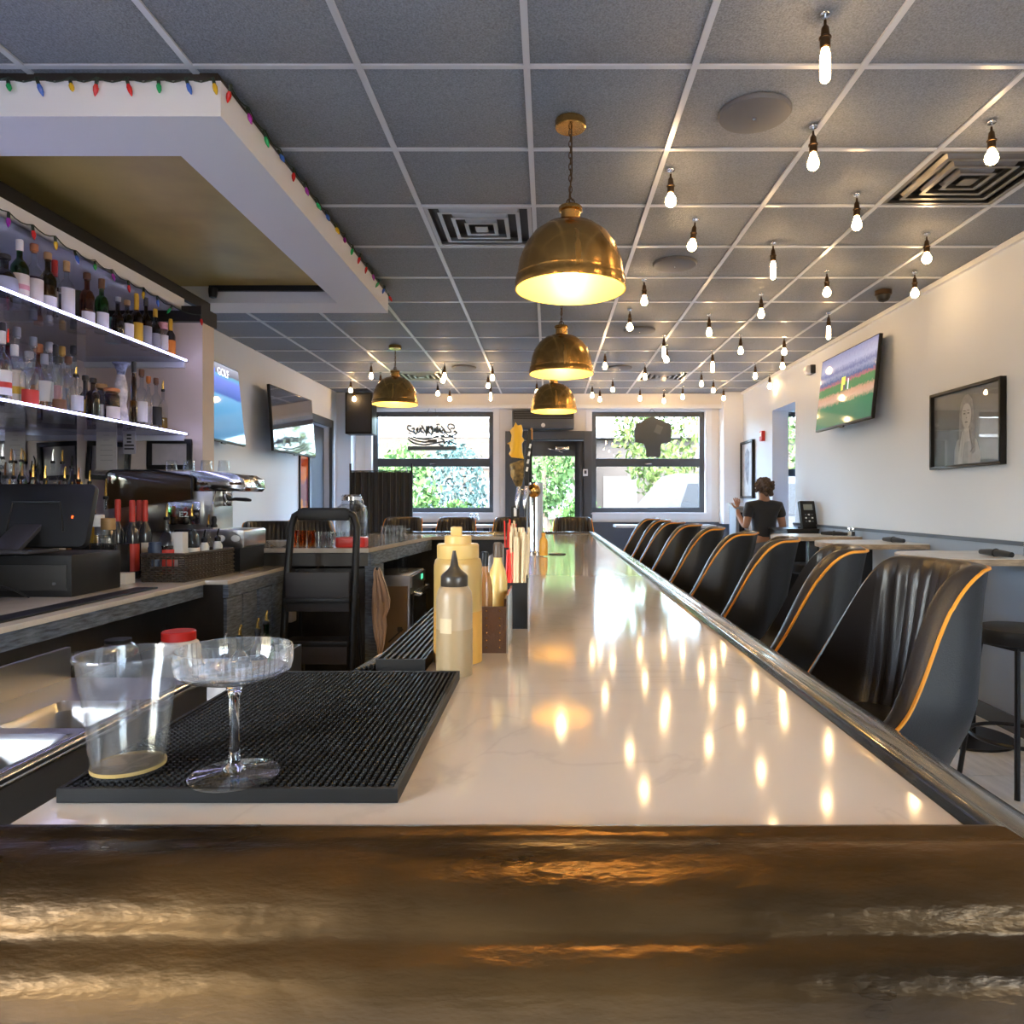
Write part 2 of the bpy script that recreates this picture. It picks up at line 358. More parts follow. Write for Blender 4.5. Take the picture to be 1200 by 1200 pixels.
# ------------------------------------------------------------------ ceiling: tiles, grid bars, vents, speakers
ceil = MB().bx(XL-.3,XR+1.6,YR-.3,YB+.3,ZC+.05,ZC+.15).obj('ceiling',TILE,kind='structure')
MB().bx(XL,XR,YR,1.37,ZC+.0,ZC+.012).obj('ceiling_field',TILE,ceil)
GX=[-.08+.61*k for k in range(-5,6)]; GY=[2.59+.61*k for k in range(-2,14)]
vents={(-.385,4.115),(2.055,3.505),(1.445,8.995),(-1.605,8.995)}
tm=MB().bx(-.295,.295,-.295,.295,.004,.02).mesh('ceiling_tile',TILE,bevel=.003)
for x in GX[:-1]:
    for y in GY[:-1]:
        cx,cyy=x+.305,y+.305
        if any(abs(cx-a)<.1 and abs(cyy-b)<.1 for a,b in vents): continue
        if cx<-1.5 and 2.9<cyy<5.0: continue
        x0=max(x+.01,XL); x1=min(x+.6,XR)
        if x1-x0<.08: continue
        if x1-x0<.58: MB().bx(x0,x1,y+.01,y+.6,ZC+.004,ZC+.02).obj('ceiling_tile',TILE,ceil)
        else: put(tm,'ceiling_tile',ceil,(cx,cyy,ZC))
for x in GX:
    if XL<x<XR: MB().bx(x-.012,x+.012,1.37,YB-.14,ZC-.004,ZC+.005).obj('grid_bar',TBAR,ceil)
for y in GY:
    if y<YB: MB().bx(XL,XR,y-.011,y+.011,ZC-.003,ZC+.004).obj('grid_bar',TBAR,ceil)
def vent(x,y,label,m):
    o=thing('ceiling_vent',label,'vent',(x,y,ZC))
    MB().bx(-.295,.295,-.295,.295,.03,.045).obj('duct_plate',BLACK,o)
    for k in range(4):
        a=.29-.066*k; i=a-.022; z=-.003*k
        f=MB()
        vs=[(-a,-a,z),(a,-a,z),(a,a,z),(-a,a,z),(-i-.02,-i-.02,z+.03),(i+.02,-i-.02,z+.03),(i+.02,i+.02,z+.03),(-i-.02,i+.02,z+.03),(-i,-i,z),(i,-i,z),(i,i,z),(-i,i,z)]
        f.add(vs,[(0,1,9,8),(1,2,10,9),(2,3,11,10),(3,0,8,11),(8,9,5,4),(9,10,6,5),(10,11,7,6),(11,8,4,7)])
        f.obj('louvre_ring',m,o,smooth=False)
    MB().bx(-.035,.035,-.035,.035,-.012,-.006).obj('centre_plate',m,o)
VW=mat('vent_enamel',(.5,.5,.5),.3,metal=.4)
vent(-.385,4.115,'square louvred ceiling vent beside the first brass pendant',VW)
vent(2.055,3.505,'square louvred ceiling vent close to the white side wall',mat('vent_dark',(.20,.19,.18),.3,metal=.5))
vent(1.445,8.995,'small-looking louvred ceiling vent above the jersey window',VW)
vent(-1.605,8.995,'small-looking louvred ceiling vent above the neon sign window',VW)
SPK=mat('speaker_grille_grey',(.12,.12,.125),.5)
for k,(x,y,l) in enumerate(((.835,2.895,'round grey ceiling speaker next to the nearest tube bulb'),(.835,4.725,'round grey ceiling speaker beside the first pendant shade'),
    (.835,6.555,'round grey ceiling speaker beyond the second pendant'),(.835,8.385,'round grey ceiling speaker in front of the jersey window'),(-.995,8.385,'round grey ceiling speaker in front of the neon sign window'))):
    o=thing('ceiling_speaker',l,'speaker',(x,y,ZC-.004))
    MB().lathe([(.0,-.018),(.10,-.017),(.138,-.012),(.145,-.004),(.145,.004)],40).obj('grille',SPK,o)
    MB().lathe([(.0,-.026),(.008,-.025),(.009,-.017)],12).obj('centre_screw',CHROME,o)
o=thing('dome_camera','dark dome security camera on the ceiling by the side wall','camera',(2.50,5.33,ZC-.004))
MB().lathe([(.06,0),(.06,-.03),(.052,-.035)],24).obj('housing',SOCK,o)
MB().lathe([(.05,-.034),(.047,-.055),(.034,-.075),(.0,-.086)],24).obj('dome',BLACK,o)

# ------------------------------------------------------------------ soffit over the back bar
o=thing('ceiling_soffit',None,None,(0,0,0),kind='structure')
X0,X1,Y0,Y1=-3.07,-1.20,2.61,5.33; zb=2.79; zt=2.92
f=MB(); f.bx(X0,X1,Y0,2.91,zb,zt); f.bx(X0,X1,5.06,Y1,zb,zt); f.bx(-1.50,X1,2.91,5.06,zb,zt); f.obj('soffit_frame',mat('soffit_paint',(.85,.84,.83),.55),o)
MB().bx(X0,X1-.02,Y0+.02,Y1-.02,zt,ZC).obj('soffit_cap',DARKW,o)
MB().bx(-3.05,-1.50,2.91,5.06,zt-.012,zt).obj('gold_panel',GOLDP,o)
f=MB(); f.bx(-2.43,-2.40,2.61,5.06,2.715,2.785); f.bx(-2.40,-1.5,5.035,5.06,2.87,zt-.012); f.obj('black_trim',BLACK,o)
f=MB(); f.bx(-2.46,-2.40,1.0,4.7,2.63,2.715); f.bx(X0,-2.40,1.0,4.7,2.63,2.65); f.obj('header',WHITE,o)
MB().lathe([(.0,-.07),(.025,-.062),(.03,-.03),(.03,.0)],16,(-2.33,4.95,2.86)).obj('spot_can',BLACK,o)
MB().bx(-3.07,-2.28,4.70,4.86,0,2.56).obj('wall_alcove_end',mat('alcove_paint',(.80,.67,.58),.6),kind='structure')
MB().bx(-3.07,-2.27,4.66,4.88,2.56,2.66).obj('trim_5',BLACK,kind='structure')
MB().bx(-3.07,-3.05,.6,4.70,.96,2.63).obj('wall_alcove_back',mat('alcove_back_paint',(.78,.68,.62),.6),kind='structure')

# ------------------------------------------------------------------ hanging bulbs
tubeb=[(.0,-.222),(.008,-.221),(.0145,-.214),(.0165,-.20),(.0165,-.135),(.013,-.122),(.0115,-.112)]
tear=[(.0,-.184),(.012,-.182),(.021,-.173),(.0245,-.16),(.022,-.145),(.016,-.128),(.0115,-.112)]
globe=[(.0,-.176),(.012,-.174),(.022,-.166),(.027,-.152),(.024,-.136),(.016,-.122),(.0115,-.112)]
SM=MB().lathe([(.0115,-.112),(.0165,-.108),(.0165,-.082),(.020,-.080),(.020,-.076),(.0145,-.072),(.012,-.045),(.0055,-.036),(.0045,-.02)],14).mesh('socket',SOCK)
HM=MB().lathe([(.0,-.004),(.017,-.005),(.019,-.001),(.019,.0)],14).cyl((0,0,-.022),(0,0,-.003),.0035,n=8).mesh('ceiling_hook',CHROME)
BM={k:MB().lathe(p,14).mesh('bulb',BULB) for k,p in (('tube',tubeb),('tear',tear),('globe',globe))}
BL={'tube':'long tube filament bulb in a bronze socket hanging from the ceiling','tear':'teardrop filament bulb in a bronze socket hanging from the ceiling','globe':'round glowing bulb in a bronze socket hanging from the ceiling'}
def hang(x,y,k,tilt=0,label=None):
    o=thing('hanging_bulb',label or BL[k],'light bulb',(x,y,ZC-.004),random.random()*6,f'{k} bulbs on the ceiling'); o.rotation_euler=(tilt*.5,tilt,0)
    put(HM,'ceiling_hook',o); put(SM,'socket',o); put(BM[k],'bulb',o)
bl=[(967,15,'tube'),(953,147,'tear'),(786,198,'globe'),(1162,142,'globe'),(1004,227,'tear'),(815,256,'globe'),(906,284,'tube'),(1086,273,'globe'),(969,317,'globe'),(1072,318,'globe'),
 (755,327,'tear'),(892,344,'tear'),(971,366,'tube'),(831,368,'tear'),(738,362,'globe'),(778,392,'tube'),(781,404,'globe'),(868,392,'tear'),(919,394,'globe'),(917,412,'tear'),(835,411,'tube'),(756,426,'tear'),
 (885,425,'tear'),(822,435,'tear'),(836,444,'globe'),(902,438,'tear'),(435,425,'tear'),(446,436,'globe'),(521,425,'tear'),(519,431,'globe'),(513,448,'globe'),(527,455,'globe'),(577,427,'tear'),(572,438,'globe'),
 (575,450,'tube'),(629,446,'tear'),(694,450,'tear'),(709,412,'tear'),(718,443,'globe'),(703,455,'tear'),(750,454,'tear'),(778,457,'tear'),(800,452,'tear'),(848,454,'globe'),(411,444,'globe'),(415,455,'globe')]
NEARBY={(967,15):'long tube filament bulb hanging beside the first round ceiling speaker',(953,147):'teardrop filament bulb between the first ceiling speaker and the dark louvred vent',
 (1162,142):'round glowing bulb hanging under the dark louvred vent by the side wall',(786,198):'round glowing bulb closest to the canopy of the first brass pendant',(815,256):'round glowing bulb hanging crooked next to the first brass pendant shade',
 (906,284):'long tube filament bulb level with the second round ceiling speaker',(1086,273):'round glowing bulb between the dark louvred vent and the dome camera',(1072,318):'round glowing bulb between the dome camera and the side wall',
 (755,327):'teardrop filament bulb just beyond the second round ceiling speaker',(738,362):'round glowing bulb closest to the second brass pendant',(971,366):'long tube filament bulb above the baseball television',
 (629,446):'teardrop filament bulb between the second and third brass pendants',(435,425):'teardrop filament bulb above the pendant at the neon sign window',(446,436):'round glowing bulb almost touching the pendant at the neon sign window',
 (848,454):'round glowing bulb in front of the white corner column',(778,457):'teardrop filament bulb hanging above the jersey sign',(411,444):'upper round bulb in front of the black corner loudspeaker',(415,455):'lower round bulb in front of the black corner loudspeaker'}
for x,y,k in bl:
    p=on_z(x,y,ZC); hang(p.x,min(p.y,10.2),k,.12 if (x,y)==(815,256) else 0,NEARBY.get((x,y)))
for x,y,k in ((.55,1.55,'globe'),(1.7,1.3,'tear'),(-.3,.9,'tube'),(1.1,.2,'globe'),(-.9,-.4,'globe'),(.4,-.9,'tear'),(2.0,-.6,'globe'),(-1.5,1.7,'globe'),(-1.9,.8,'globe'),(-.7,1.6,'globe'),(.2,1.5,'tear'),(1.5,1.9,'globe')): hang(x,y,k)  # out-of-view bulbs added for warm light around the camera

# ------------------------------------------------------------------ brass pendants
dome=[(.044,.345),(.049,.34),(.049,.328),(.040,.322),(.040,.285),(.060,.278),(.108,.262),(.153,.228),(.188,.180),(.211,.12),(.220,.062),(.222,.052),(.226,.05),(.226,.034),(.229,.03),(.2295,.0)]
inn=[(.224,.0),(.218,.05),(.206,.118),(.184,.175),(.150,.222),(.106,.255),(.06,.27),(.0,.272)]
SHM=MB().lathe(dome,56,caps=False).mesh('shade',BRASS,ang=50); INM=MB().lathe([(.2295,0)]+inn,56,caps=False).mesh('shade_lining',GOLDIN,ang=60)
PBM=MB().lathe([(.0,.055),(.018,.058),(.032,.075),(.036,.098),(.030,.122),(.018,.145),(.014,.16)],18).mesh('bulb',BULBW)
PSM=MB().lathe([(.014,.158),(.02,.16),(.022,.20),(.022,.275)],16).mesh('lamp_holder',SOCK)
def pendant(x,y,zr,label):
    o=thing('pendant_lamp',label,'pendant lamp',(x,y,zr))
    put(SHM,'shade',o); put(INM,'shade_lining',o); put(PSM,'lamp_holder',o); put(PBM,'bulb',o)
    H=ZC-.004-zr
    MB().lathe([(.0,H),(.062,H),(.064,H-.004),(.064,H-.03),(.060,H-.034),(.0,H-.036)],32).obj('ceiling_canopy',BRASS,o)
    c=MB(); z=H-.036; k=0
    while z>.35:
        c2=(0,0,z-.014); R=Matrix.Rotation(PI/2*(k%2),3,'Z')
        pts=[R@Vector((.0065*math.cos(a),0,.0155*math.sin(a)))+Vector(c2) for a in [2*PI*i/10 for i in range(10)]]
        c.tube(pts,.0022,5,closed=True); z-=.0235; k+=1
    c.tube([(.004,.004,H-.03),(.006,-.004,H*.7),(-.005,.004,H*.55),(0,0,.34)],.003,6)
    c.tube([(.016*math.cos(a),0,.362+.016*math.sin(a)) for a in [2*PI*i/14 for i in range(14)]],.003,6,closed=True)
    c.obj('chain',SOCK,o)
pendant(.09,2.95,2.255,'brass dome pendant lamp beside the square louvred vent')
pendant(.09,5.07,2.285,'brass dome pendant lamp, second above the bar counter')
pendant(.05,7.05,2.27,'brass dome pendant lamp in front of the air curtain')
pendant(-1.55,7.2,2.36,'brass dome pendant lamp in front of the neon sign window')
pendant(.1,.75,2.255,'brass dome pendant lamp added unseen over the near end of the bar')  # unseen pendant, added to warm the near end of the counter

# ------------------------------------------------------------------ bar counter
ZS=1.07; SX=.40; SY=.656
bt=thing('bar_counter','long white quartz bar counter with a dark moulded wooden armrest','bar counter',(0,0,ZS))
poly=[(-.52,SY),(SX,SY),(SX,7.0),(-1.75,7.0),(-1.75,5.40),(-2.27,5.40),(-2.27,4.88),(-2.27,4.75),(-1.20,4.75),(-1.05,6.38),(-.34,6.38),(-.34,1.245),(-.52,1.245)]
bm=bmesh.new(); vs=[bm.verts.new((x,y,-.03)) for x,y in poly]; fc=bm.faces.new(vs)
r=bmesh.ops.extrude_face_region(bm,geom=[fc]); bmesh.ops.translate(bm,verts=[g for g in r['geom'] if isinstance(g,bmesh.types.BMVert)],vec=(0,0,.03))
bmesh.ops.recalc_face_normals(bm,faces=bm.faces); bmesh.ops.bevel(bm,geom=bm.edges[:],offset=.002,segments=1,affect='EDGES')
bmesh.ops.triangulate(bm,faces=[q for q in bm.faces if len(q.verts)>4])
me=bpy.data.meshes.new('countertop'); bm.to_mesh(me); bm.free(); me.materials.append(QUARTZ); put(me,'countertop',bt)
prof=[(0,-.03),(0,.010),(.004,.015),(.012,.0165),(.018,.013),(.024,.010),(.034,.012),(.052,.009),(.070,.001),(.083,-.010),(.0895,-.020),(.0915,-.029),(.0925,-.034),(.099,-.0385),(.108,-.043),(.116,-.051),(.121,-.063),(.122,-.082),(.117,-.102),(.106,-.120),(.088,-.132),(.06,-.138),(.02,-.138),(.02,-.03)]
def rail(path, name, m, n=1):
    """sweep the armrest profile along (x,y,normal) stations"""
    rows=[[(x+nx*u,y+ny*u,z) for u,z in prof] for x,y,nx,ny in path]
    f=MB(); f.grid(rows); k=len(prof); L=len(rows)
    f.f.append(tuple(range(k))); f.f.append(tuple((L-1)*k+i for i in range(k-1,-1,-1)))
    return f.obj(name,m,bt,ang=50)
rail([(-.80,SY,0,-1),(-.3,SY,0,-1),(SX,SY,1,-1)],'armrest_front',RAIL)
rail([(SX,SY,1,-1)]+[(SX,.9+.61*i,1,0) for i in range(10)]+[(SX,7.0,1,1)],'armrest_side',RAILD)
rail([(SX,7.0,1,1),(-1.75,7.0,0,1)],'armrest_far',RAILD)
bb=thing('bar_plinth_cabinet','dark panelled base under the bar counter','bar',(0,0,0))
f=MB(); f.bx(-.30,.33,.80,6.9,.1,ZS-.031); f.bx(-.26,.29,.84,6.86,0,.1); f.obj('core',DARKW,bb)
f=MB()
for k in range(10): f=MB().bx(.331,.345,.82+.608*k,.82+.608*k+.596,.1,.93); f.obj('front_panel',NAVY,bb,bevel=.004)
f=MB().bx(-.78,.33,.785,.8,.0,ZS-.14); f.obj('end_panel',NAVY,bb)
MB().bx(-1.68,-.30,6.5,6.9,0,ZS-.031).obj('far_panel',DARKW,bb)
MB().tube([(.47,1.0,.2),(.47,6.8,.2)],.022,10).obj('foot_rail',BRASS,bb)
for y in (1.2,3.1,5.0,6.6): MB().cyl((.34,y,.2),(.47,y,.2),.012).obj('foot_rail_bracket',BRASS,bb)
# left station cabinet below the far left top
st=thing('service_station_cabinet','dark cabinet with grey barn wood end post under the far counter','cabinet',(0,0,0))
f=MB(); f.bx(-2.26,-1.24,4.80,4.84,.0,.93); f.bx(-2.26,-2.22,4.84,5.35,0,1.03); f.bx(-2.22,-1.74,5.31,5.35,0,1.03); f.bx(-1.72,-1.68,5.35,6.9,0,1.03); f.obj('carcass',DARKW,st)
MB().bx(-2.26,-1.20,4.77,4.80,.95,1.035).obj('apron',mat('apron_wood',(.06,.055,.05),.5),st)
MB().box((-1.125,5.56,.995),(.02,1.6,.085),(0,0,-.0918)).obj('apron',BARN,st)
MB().bx(-1.235,-1.155,4.79,4.99,0,.95).obj('corner_post',BARN,st,bevel=.003)
f=MB(); f.bx(-2.2,-1.26,4.84,5.3,.30,.32); f.obj('shelf',DARKW,st)

# ------------------------------------------------------------------ back bar: counter, front, sink, shelves, mirror
bc=thing('back_bar_counter','white quartz back bar worktop with a stepped end','counter',(0,0,.96))
f=MB(); f.prism([(-3.05,.3),(-1.83,.3),(-1.83,3.80),(-1.71,3.80),(-1.71,4.68),(-3.05,4.68)],-.022,0); f.obj('worktop',QUARTZ,bc,bevel=.002)
MB().bx(-1.86,-1.84,.3,3.80,-.087,-.022).obj('apron',BARN,bc)
MB().bx(-1.99,-1.89,.9,3.45,.0,.008).obj('drip_mat',RUBBER,bc,bevel=.002)
cb=thing('back_bar_cabinet','dark back bar cabinet ending in grey weathered barn wood planks','cabinet',(0,0,0))
MB().bx(-3.04,-2.05,.3,4.66,0,.937).obj('carcass',DARKW,cb)
MB().bx(-2.05,-1.74,3.82,4.66,0,.937).obj('end_carcass',DARKW,cb)
MB().bx(-1.74,-1.712,3.81,4.66,.865,.937).obj('apron',BARN,cb,bevel=.002)
for k in range(4): MB().bx(-1.74,-1.720-.004*(k%2),3.815+.212*k,3.815+.212*k+.190,.02,.86).obj('plank',BARN,cb,bevel=.003)
MB().bx(-2.05,-1.42,2.25,3.7,.60,.62).obj('shelf',STEEL,cb)
MB().bx(-1.44,-1.42,2.25,3.7,.0,.60).obj('shelf_front',DARKW,cb)
# sink
sk=thing('bar_sink','stainless steel bar sink with two rectangular bowls and rolled rim','sink',(0,0,.85))
sy0,sy1=.55,2.15
xs=[-1.44,-1.30,-1.085,-1.045]; ys=[sy0,1.20,1.63,1.67,1.90,sy1]
f=MB()
for i in range(3):
    for j in range(5):
        if i==1 and j in (1,3): continue
        f.add([(xs[i],ys[j],0),(xs[i+1],ys[j],0),(xs[i+1],ys[j+1],0),(xs[i],ys[j+1],0)],[(0,1,2,3)])
f.obj('drainboard',STEEL,sk,recalc=False)
for j in (1,3):
    a,b2=ys[j],ys[j+1]; c=MB()
    o1=rrect(-1.30,-1.085,a,b2,.03,4); o2=rrect(-1.285,-1.10,a+.015,b2-.015,.03,4); o3=rrect(-1.26,-1.125,a+.04,b2-.04,.03,4)
    rows=[[(p[0],p[1],z) for p in L+L[:1]] for L,z in ((o1,0),(o2,-.02),(o2,-.19),(o3,-.22))]
    c.grid(rows); n=len(o3); c.add([(p[0],p[1],-.22) for p in o3],[tuple(range(n))])
    bw=c.obj('bowl',STEEL,sk,recalc=False)
    MB().lathe([(.0,-.216),(.018,-.216),(.022,-.219)],14,((-1.19),(a+b2)/2,0)).obj('drain',CHROME,bw)
MB().tube([(-1.04,sy0,.002),(-1.04,sy1,.002)],.014,12).obj('rolled_rim',CHROME,sk)
MB().bx(-1.045,-1.03,sy0,sy1,-.34,-.012).obj('front_apron',STEEL,sk)
for x in (-1.07,-1.42):
    for y in (sy0+.05,sy1-.05): MB().cyl((x,y,-.85),(x,y,-.02),.016).obj('leg',STEEL,sk)
f=MB(); f.bx(-1.455,-1.44,sy0,sy1,-.02,.093); f.obj('backsplash',STEEL,sk)
f=MB(); f.lathe([(.02,0),(.02,.03),(.012,.04)],14,(-1.38,.9,0)); f.tube([(-1.38,.9,.03),(-1.38,.9,.12),(-1.34,.9,.16),(-1.22,.9,.16),(-1.19,.9,.13)],.009,10); f.obj('faucet',CHROME,sk)

mr=MB().bx(-3.048,-3.042,.6,4.60,1.0,2.62).obj('back_bar_mirror',mat('mirror_silver',(.78,.80,.82),.03,metal=1),label='tall mirror on the wall behind the liquor shelves',cat='mirror')
SHELF_GLASS=thin('shelf_glass',(.80,.84,.95),.03,haze=.10)
for z,l in ((2.31,'upper glass liquor shelf edged with blue-white light strip'),(1.83,'lower glass liquor shelf edged with blue-white light strip')):
    o=thing('liquor_shelf',l,'shelf',(0,0,z))
    MB().bx(-3.04,-2.37,.8,4.695,-.014,0).obj('glass_board',SHELF_GLASS,o)
    MB().bx(-2.369,-2.363,.8,4.66,-.012,-.002).obj('light_strip',LED,o)
    MB().bx(-3.04,-2.39,4.665,4.698,-.05,-.015).obj('bracket',WHITE,o)
tr=thing('bottle_riser','black stepped bottle riser standing on the back counter','riser',(0,0,.96))
for k,(a,b2,h) in enumerate(((-2.66,-2.50,.13),(-2.82,-2.66,.22),(-3.04,-2.82,.33))): MB().bx(a,b2,1.2,4.35,0,h).obj('step',BLACK,tr)

# ------------------------------------------------------------------ bottles
GC={'clear':((.90,.92,.93),'clear'),'green':((.04,.30,.06),'green'),'amber':((.55,.22,.05),'amber'),'brown':((.20,.08,.02),'brown'),'black':((.03,.03,.035),'black'),'smoke':((.32,.33,.35),'smoky'),
    'olive':((.30,.24,.06),'olive'),'blue':((.08,.11,.42),'dark blue'),'teal':((.22,.55,.56),'teal'),'white':((.8,.8,.8),'white'),'red':((.4,.03,.03),'red')}
LC={None:None,'amber':(.42,.15,.025),'gold':(.62,.33,.04),'dark':(.05,.02,.012),'red':(.42,.02,.02),'purple':(.11,.03,.09),'water':(.72,.74,.75),'orange':(.75,.22,.02),'green':(.05,.25,.05)}
PC={'white':(.78,.75,.70),'cream':(.74,.66,.55),'red':(.60,.05,.035),'black':(.03,.03,.03),'yellow':(.75,.45,.04),'tan':(.50,.30,.13),'brown':(.16,.07,.03),'grey':(.35,.36,.38),'orange':(.78,.24,.03),'blue':(.10,.22,.42),
    'gold':(.70,.42,.10),'silver':(.6,.6,.6),'green':(.03,.25,.06),'teal':(.2,.5,.52),'pink':(.65,.30,.32),'copper':(.55,.22,.10)}
SHAPE={ # (radius factor, z factor) of the bottle height to the cap's foot
 'std':[(0,0),(.95,.0),(1,.02),(1,.60),(.93,.66),(.60,.74),(.36,.79),(.32,.83),(.32,.97),(.37,.975),(.37,1)],
 'slim':[(0,0),(.95,0),(1,.02),(1,.52),(.90,.62),(.55,.76),(.36,.86),(.33,.98),(.38,.985),(.38,1)],
 'squat':[(0,0),(.95,0),(1,.03),(1,.55),(.95,.66),(.70,.75),(.38,.79),(.34,.83),(.34,.97),(.40,.98),(.40,1)],
 'round':[(0,0),(.55,0),(.72,.03),(.95,.18),(1,.33),(.93,.50),(.70,.64),(.38,.72),(.32,.78),(.32,.97),(.38,.98),(.38,1)],
 'cone':[(0,0),(.95,0),(1,.02),(.98,.2),(.80,.5),(.58,.75),(.45,.92),(.45,1)],
 'wine':[(0,0),(.95,0),(1,.02),(1,.60),(.92,.68),(.55,.76),(.38,.81),(.36,.97),(.40,.975),(.40,1)],
 'jar':[(0,0),(.95,0),(1,.03),(1,.80),(.92,.90),(.8,.93),(.8,1)]}
used_labels={}
def bottle(x,y,z,h,r,shape,glass,liq,lab,cap,where,group,captype='cork',band=None,name='liquor_bottle',labz=(.10,.50),extra=None):
    cl=GC[glass][1]
    capw={'cork':'stopper','screw':'cap','pour':'pourer','wax':'wax-dipped neck'}[captype]
    parts=[]
    if liq and liq!='water': parts.append({'amber':'amber spirit','gold':'golden spirit','dark':'dark liquor','red':'red liqueur','purple':'purple liqueur','orange':'orange liqueur','green':'green liqueur'}[liq])
    desc=f'{cl} bottle with {cap} {capw}'
    if lab: desc+=f' and {lab} label'
    if liq and liq!='water' and glass in('clear','smoke'): desc=f'{cl} bottle of '+{'amber':'amber spirit','gold':'golden spirit','dark':'dark liquor','red':'red liqueur','purple':'purple liqueur','orange':'orange liqueur','green':'green liqueur'}[liq]+desc[len(f'{cl} bottle'):]
    if extra: desc=extra
    desc+=' '+where
    if len(desc.split())>16: desc=desc.replace(f'{cl} bottle of ',f'{cl} bottle, ').replace(' spirit','').replace(' liqueur','').replace(' liquor','')
    wd=desc.split()
    if len(wd)>16: desc=desc.replace('glass ','').replace('steel ','')
    o=thing(name,desc,'bottle',(x,y,z),random.random()*.3,group)
    hb=h*.88 if captype!='pour' else h*.80
    pr=[(rf*r,zf*hb) for rf,zf in SHAPE[shape]]
    gm=thin('bottle_glass_'+glass,GC[glass][0],.04) if glass not in('white','black') else mat('bottle_solid_'+glass,GC[glass][0],.15,coat=.5)
    MB().lathe(pr,16).obj('glass_body',gm,o)
    if liq and glass not in('white','black'):
        lv=random.uniform(.35,.62); lp=[(rf*r*.90,.01+zf*hb*.98) for rf,zf in SHAPE[shape] if zf<lv]
        lp.append((lp[-1][0],lv*hb)); lp.append((0,lv*hb))
        lm=mat('liquid_'+liq,LC[liq],.12,trans=.55 if liq!='water' else .95,ior=1.33)
        if liq!='water': MB().lathe(lp,14).obj('liquor',lm,o)
    if lab:
        z0,z1=labz[0]*hb,labz[1]*hb
        def rad(zz):
            for (r0,a),(r1,b2) in zip(pr,pr[1:]):
                if a<=zz<=b2 and b2>a: return r0+(r1-r0)*(zz-a)/(b2-a)
            return r
        f=MB(); A=1.15; rows=[[( (rad(zz)+.0012)*math.cos(a),(rad(zz)+.0012)*math.sin(a),zz) for a in [-.75-A+2*A*i/10 for i in range(11)]] for zz in [z0+(z1-z0)*k/4 for k in range(5)]]
        f.grid(rows); lb=f.obj('paper_label',mat('label_'+lab,PC[lab],.55),o,recalc=False)
        if band:
            zc=z0+(z1-z0)*.3; zd=z0+(z1-z0)*.52
            g=MB(); g.grid([[( (rad(zz)+.0022)*math.cos(a),(rad(zz)+.0022)*math.sin(a),zz) for a in [-.75-A*.9+1.8*A*i/10 for i in range(11)]] for zz in (zc,(zc+zd)/2,zd)])
            g.obj('label_print',mat('label_'+band,PC[band],.5),lb,recalc=False)
    rn=pr[-1][0]; cm=mat('cap_'+cap,PC[cap],.4,metal=.6 if cap in('gold','silver','copper') else 0)
    f=MB()
    if captype=='pour':
        f.lathe([(rn*.9,hb-.004),(rn*1.05,hb),(rn*1.05,hb+.010),(rn*.75,hb+.014)],10); f.obj('pourer_collar',BLACK,o)
        zt2=hb+.014; MB().tube([(0,0,zt2-.004),(0,0,zt2+(h-zt2)*.5),(.006,-.006,h)],[.0055,.0048,.0035],8).obj('pourer_spout',mat('spout_'+cap,PC[cap],.25,metal=.85),o)
    elif captype=='wax':
        f.lathe([(rn*1.08,hb-.07),(rn*1.12,hb-.06),(rn*1.12,h-.01),(rn*.9,h),(0,h)],12); f.obj('capsule',cm,o)
    elif captype=='cork':
        f.lathe([(rn*.85,hb-.006),(rn*.85,hb+.001),(rn*1.25,hb+.002),(rn*1.3,hb+.006),(rn*1.3,h-.004),(rn*1.1,h),(0,h)],12); f.obj('stopper',cm,o)
    else:
        f.lathe([(rn*1.1,hb-.018),(rn*1.15,hb-.015),(rn*1.15,h-.002),(rn,h),(0,h)],12); f.obj('cap',cm,o)
    return o
def row(zs,xrow,items,where,group,stag=False):
    for n_,it in enumerate(items):
        pxx,pyt,r,shape,glass,liq,lab,cap,ct=it[:9]; kw=it[9] if len(it)>9 else {}
        X=kw.pop('X',xrow-(.075 if (n_%2 and stag) else 0)); Y=FPX*(-X)/(VX-pxx); h=CZ+(VY-pyt)/FPX*Y-zs
        bottle(X,Y,zs,max(.12,min(h,.42)),r,shape,glass,liq,lab,cap,where,group,ct,**kw)
U='on the upper glass shelf'
row(2.31,-2.47,[
 (5,298,.052,'round','smoke','purple','grey','black','cork'),
 (23,281,.037,'std','green',None,'cream','white','screw',dict(band='pink')),
 (40,286,.037,'std','clear','purple','cream','copper','cork'),
 (56,296,.037,'std','olive','amber','white','tan','cork',dict(labz=(.06,.30))),
 (64,299,.034,'slim','clear','purple','white','red','wax',dict(X=-2.56)),
 (78,306,.036,'std','clear','purple','white','tan','screw',dict(labz=(.1,.6))),
 (102,320,.036,'squat','amber','amber','white','cork' if False else 'brown','cork',dict(labz=(.06,.32))),
 (119,327,.035,'squat','green',None,'white','brown','screw',dict(labz=(.08,.42))),
 (138,348,.035,'round','smoke','dark',None,'grey','cork'),
 (149,352,.034,'squat','smoke','purple','white','tan','cork'),
 (160,344,.033,'std','brown','dark','yellow','yellow','wax'),
 (171,348,.032,'std','brown','red','grey','black','screw'),
 (182,362,.031,'std','smoke','dark','grey','yellow','screw'),
 (191,378,.031,'jar','clear','water','white','pink','screw',dict(labz=(.2,.7))),
 (200,374,.028,'wine','black',None,'orange','yellow','wax',dict(X=-2.44))],U,'bottles on the upper shelf')
MB().lathe([(0,0),(.045,0),(.045,.205),(.047,.206),(.047,.226),(0,.228)],20).obj('gift_tin',mat('dark_green_tin',(.03,.045,.03),.4),loc=(-2.60,3.93,2.31),label='dark green cylindrical gift tin among the bottles on the upper shelf',cat='tin')
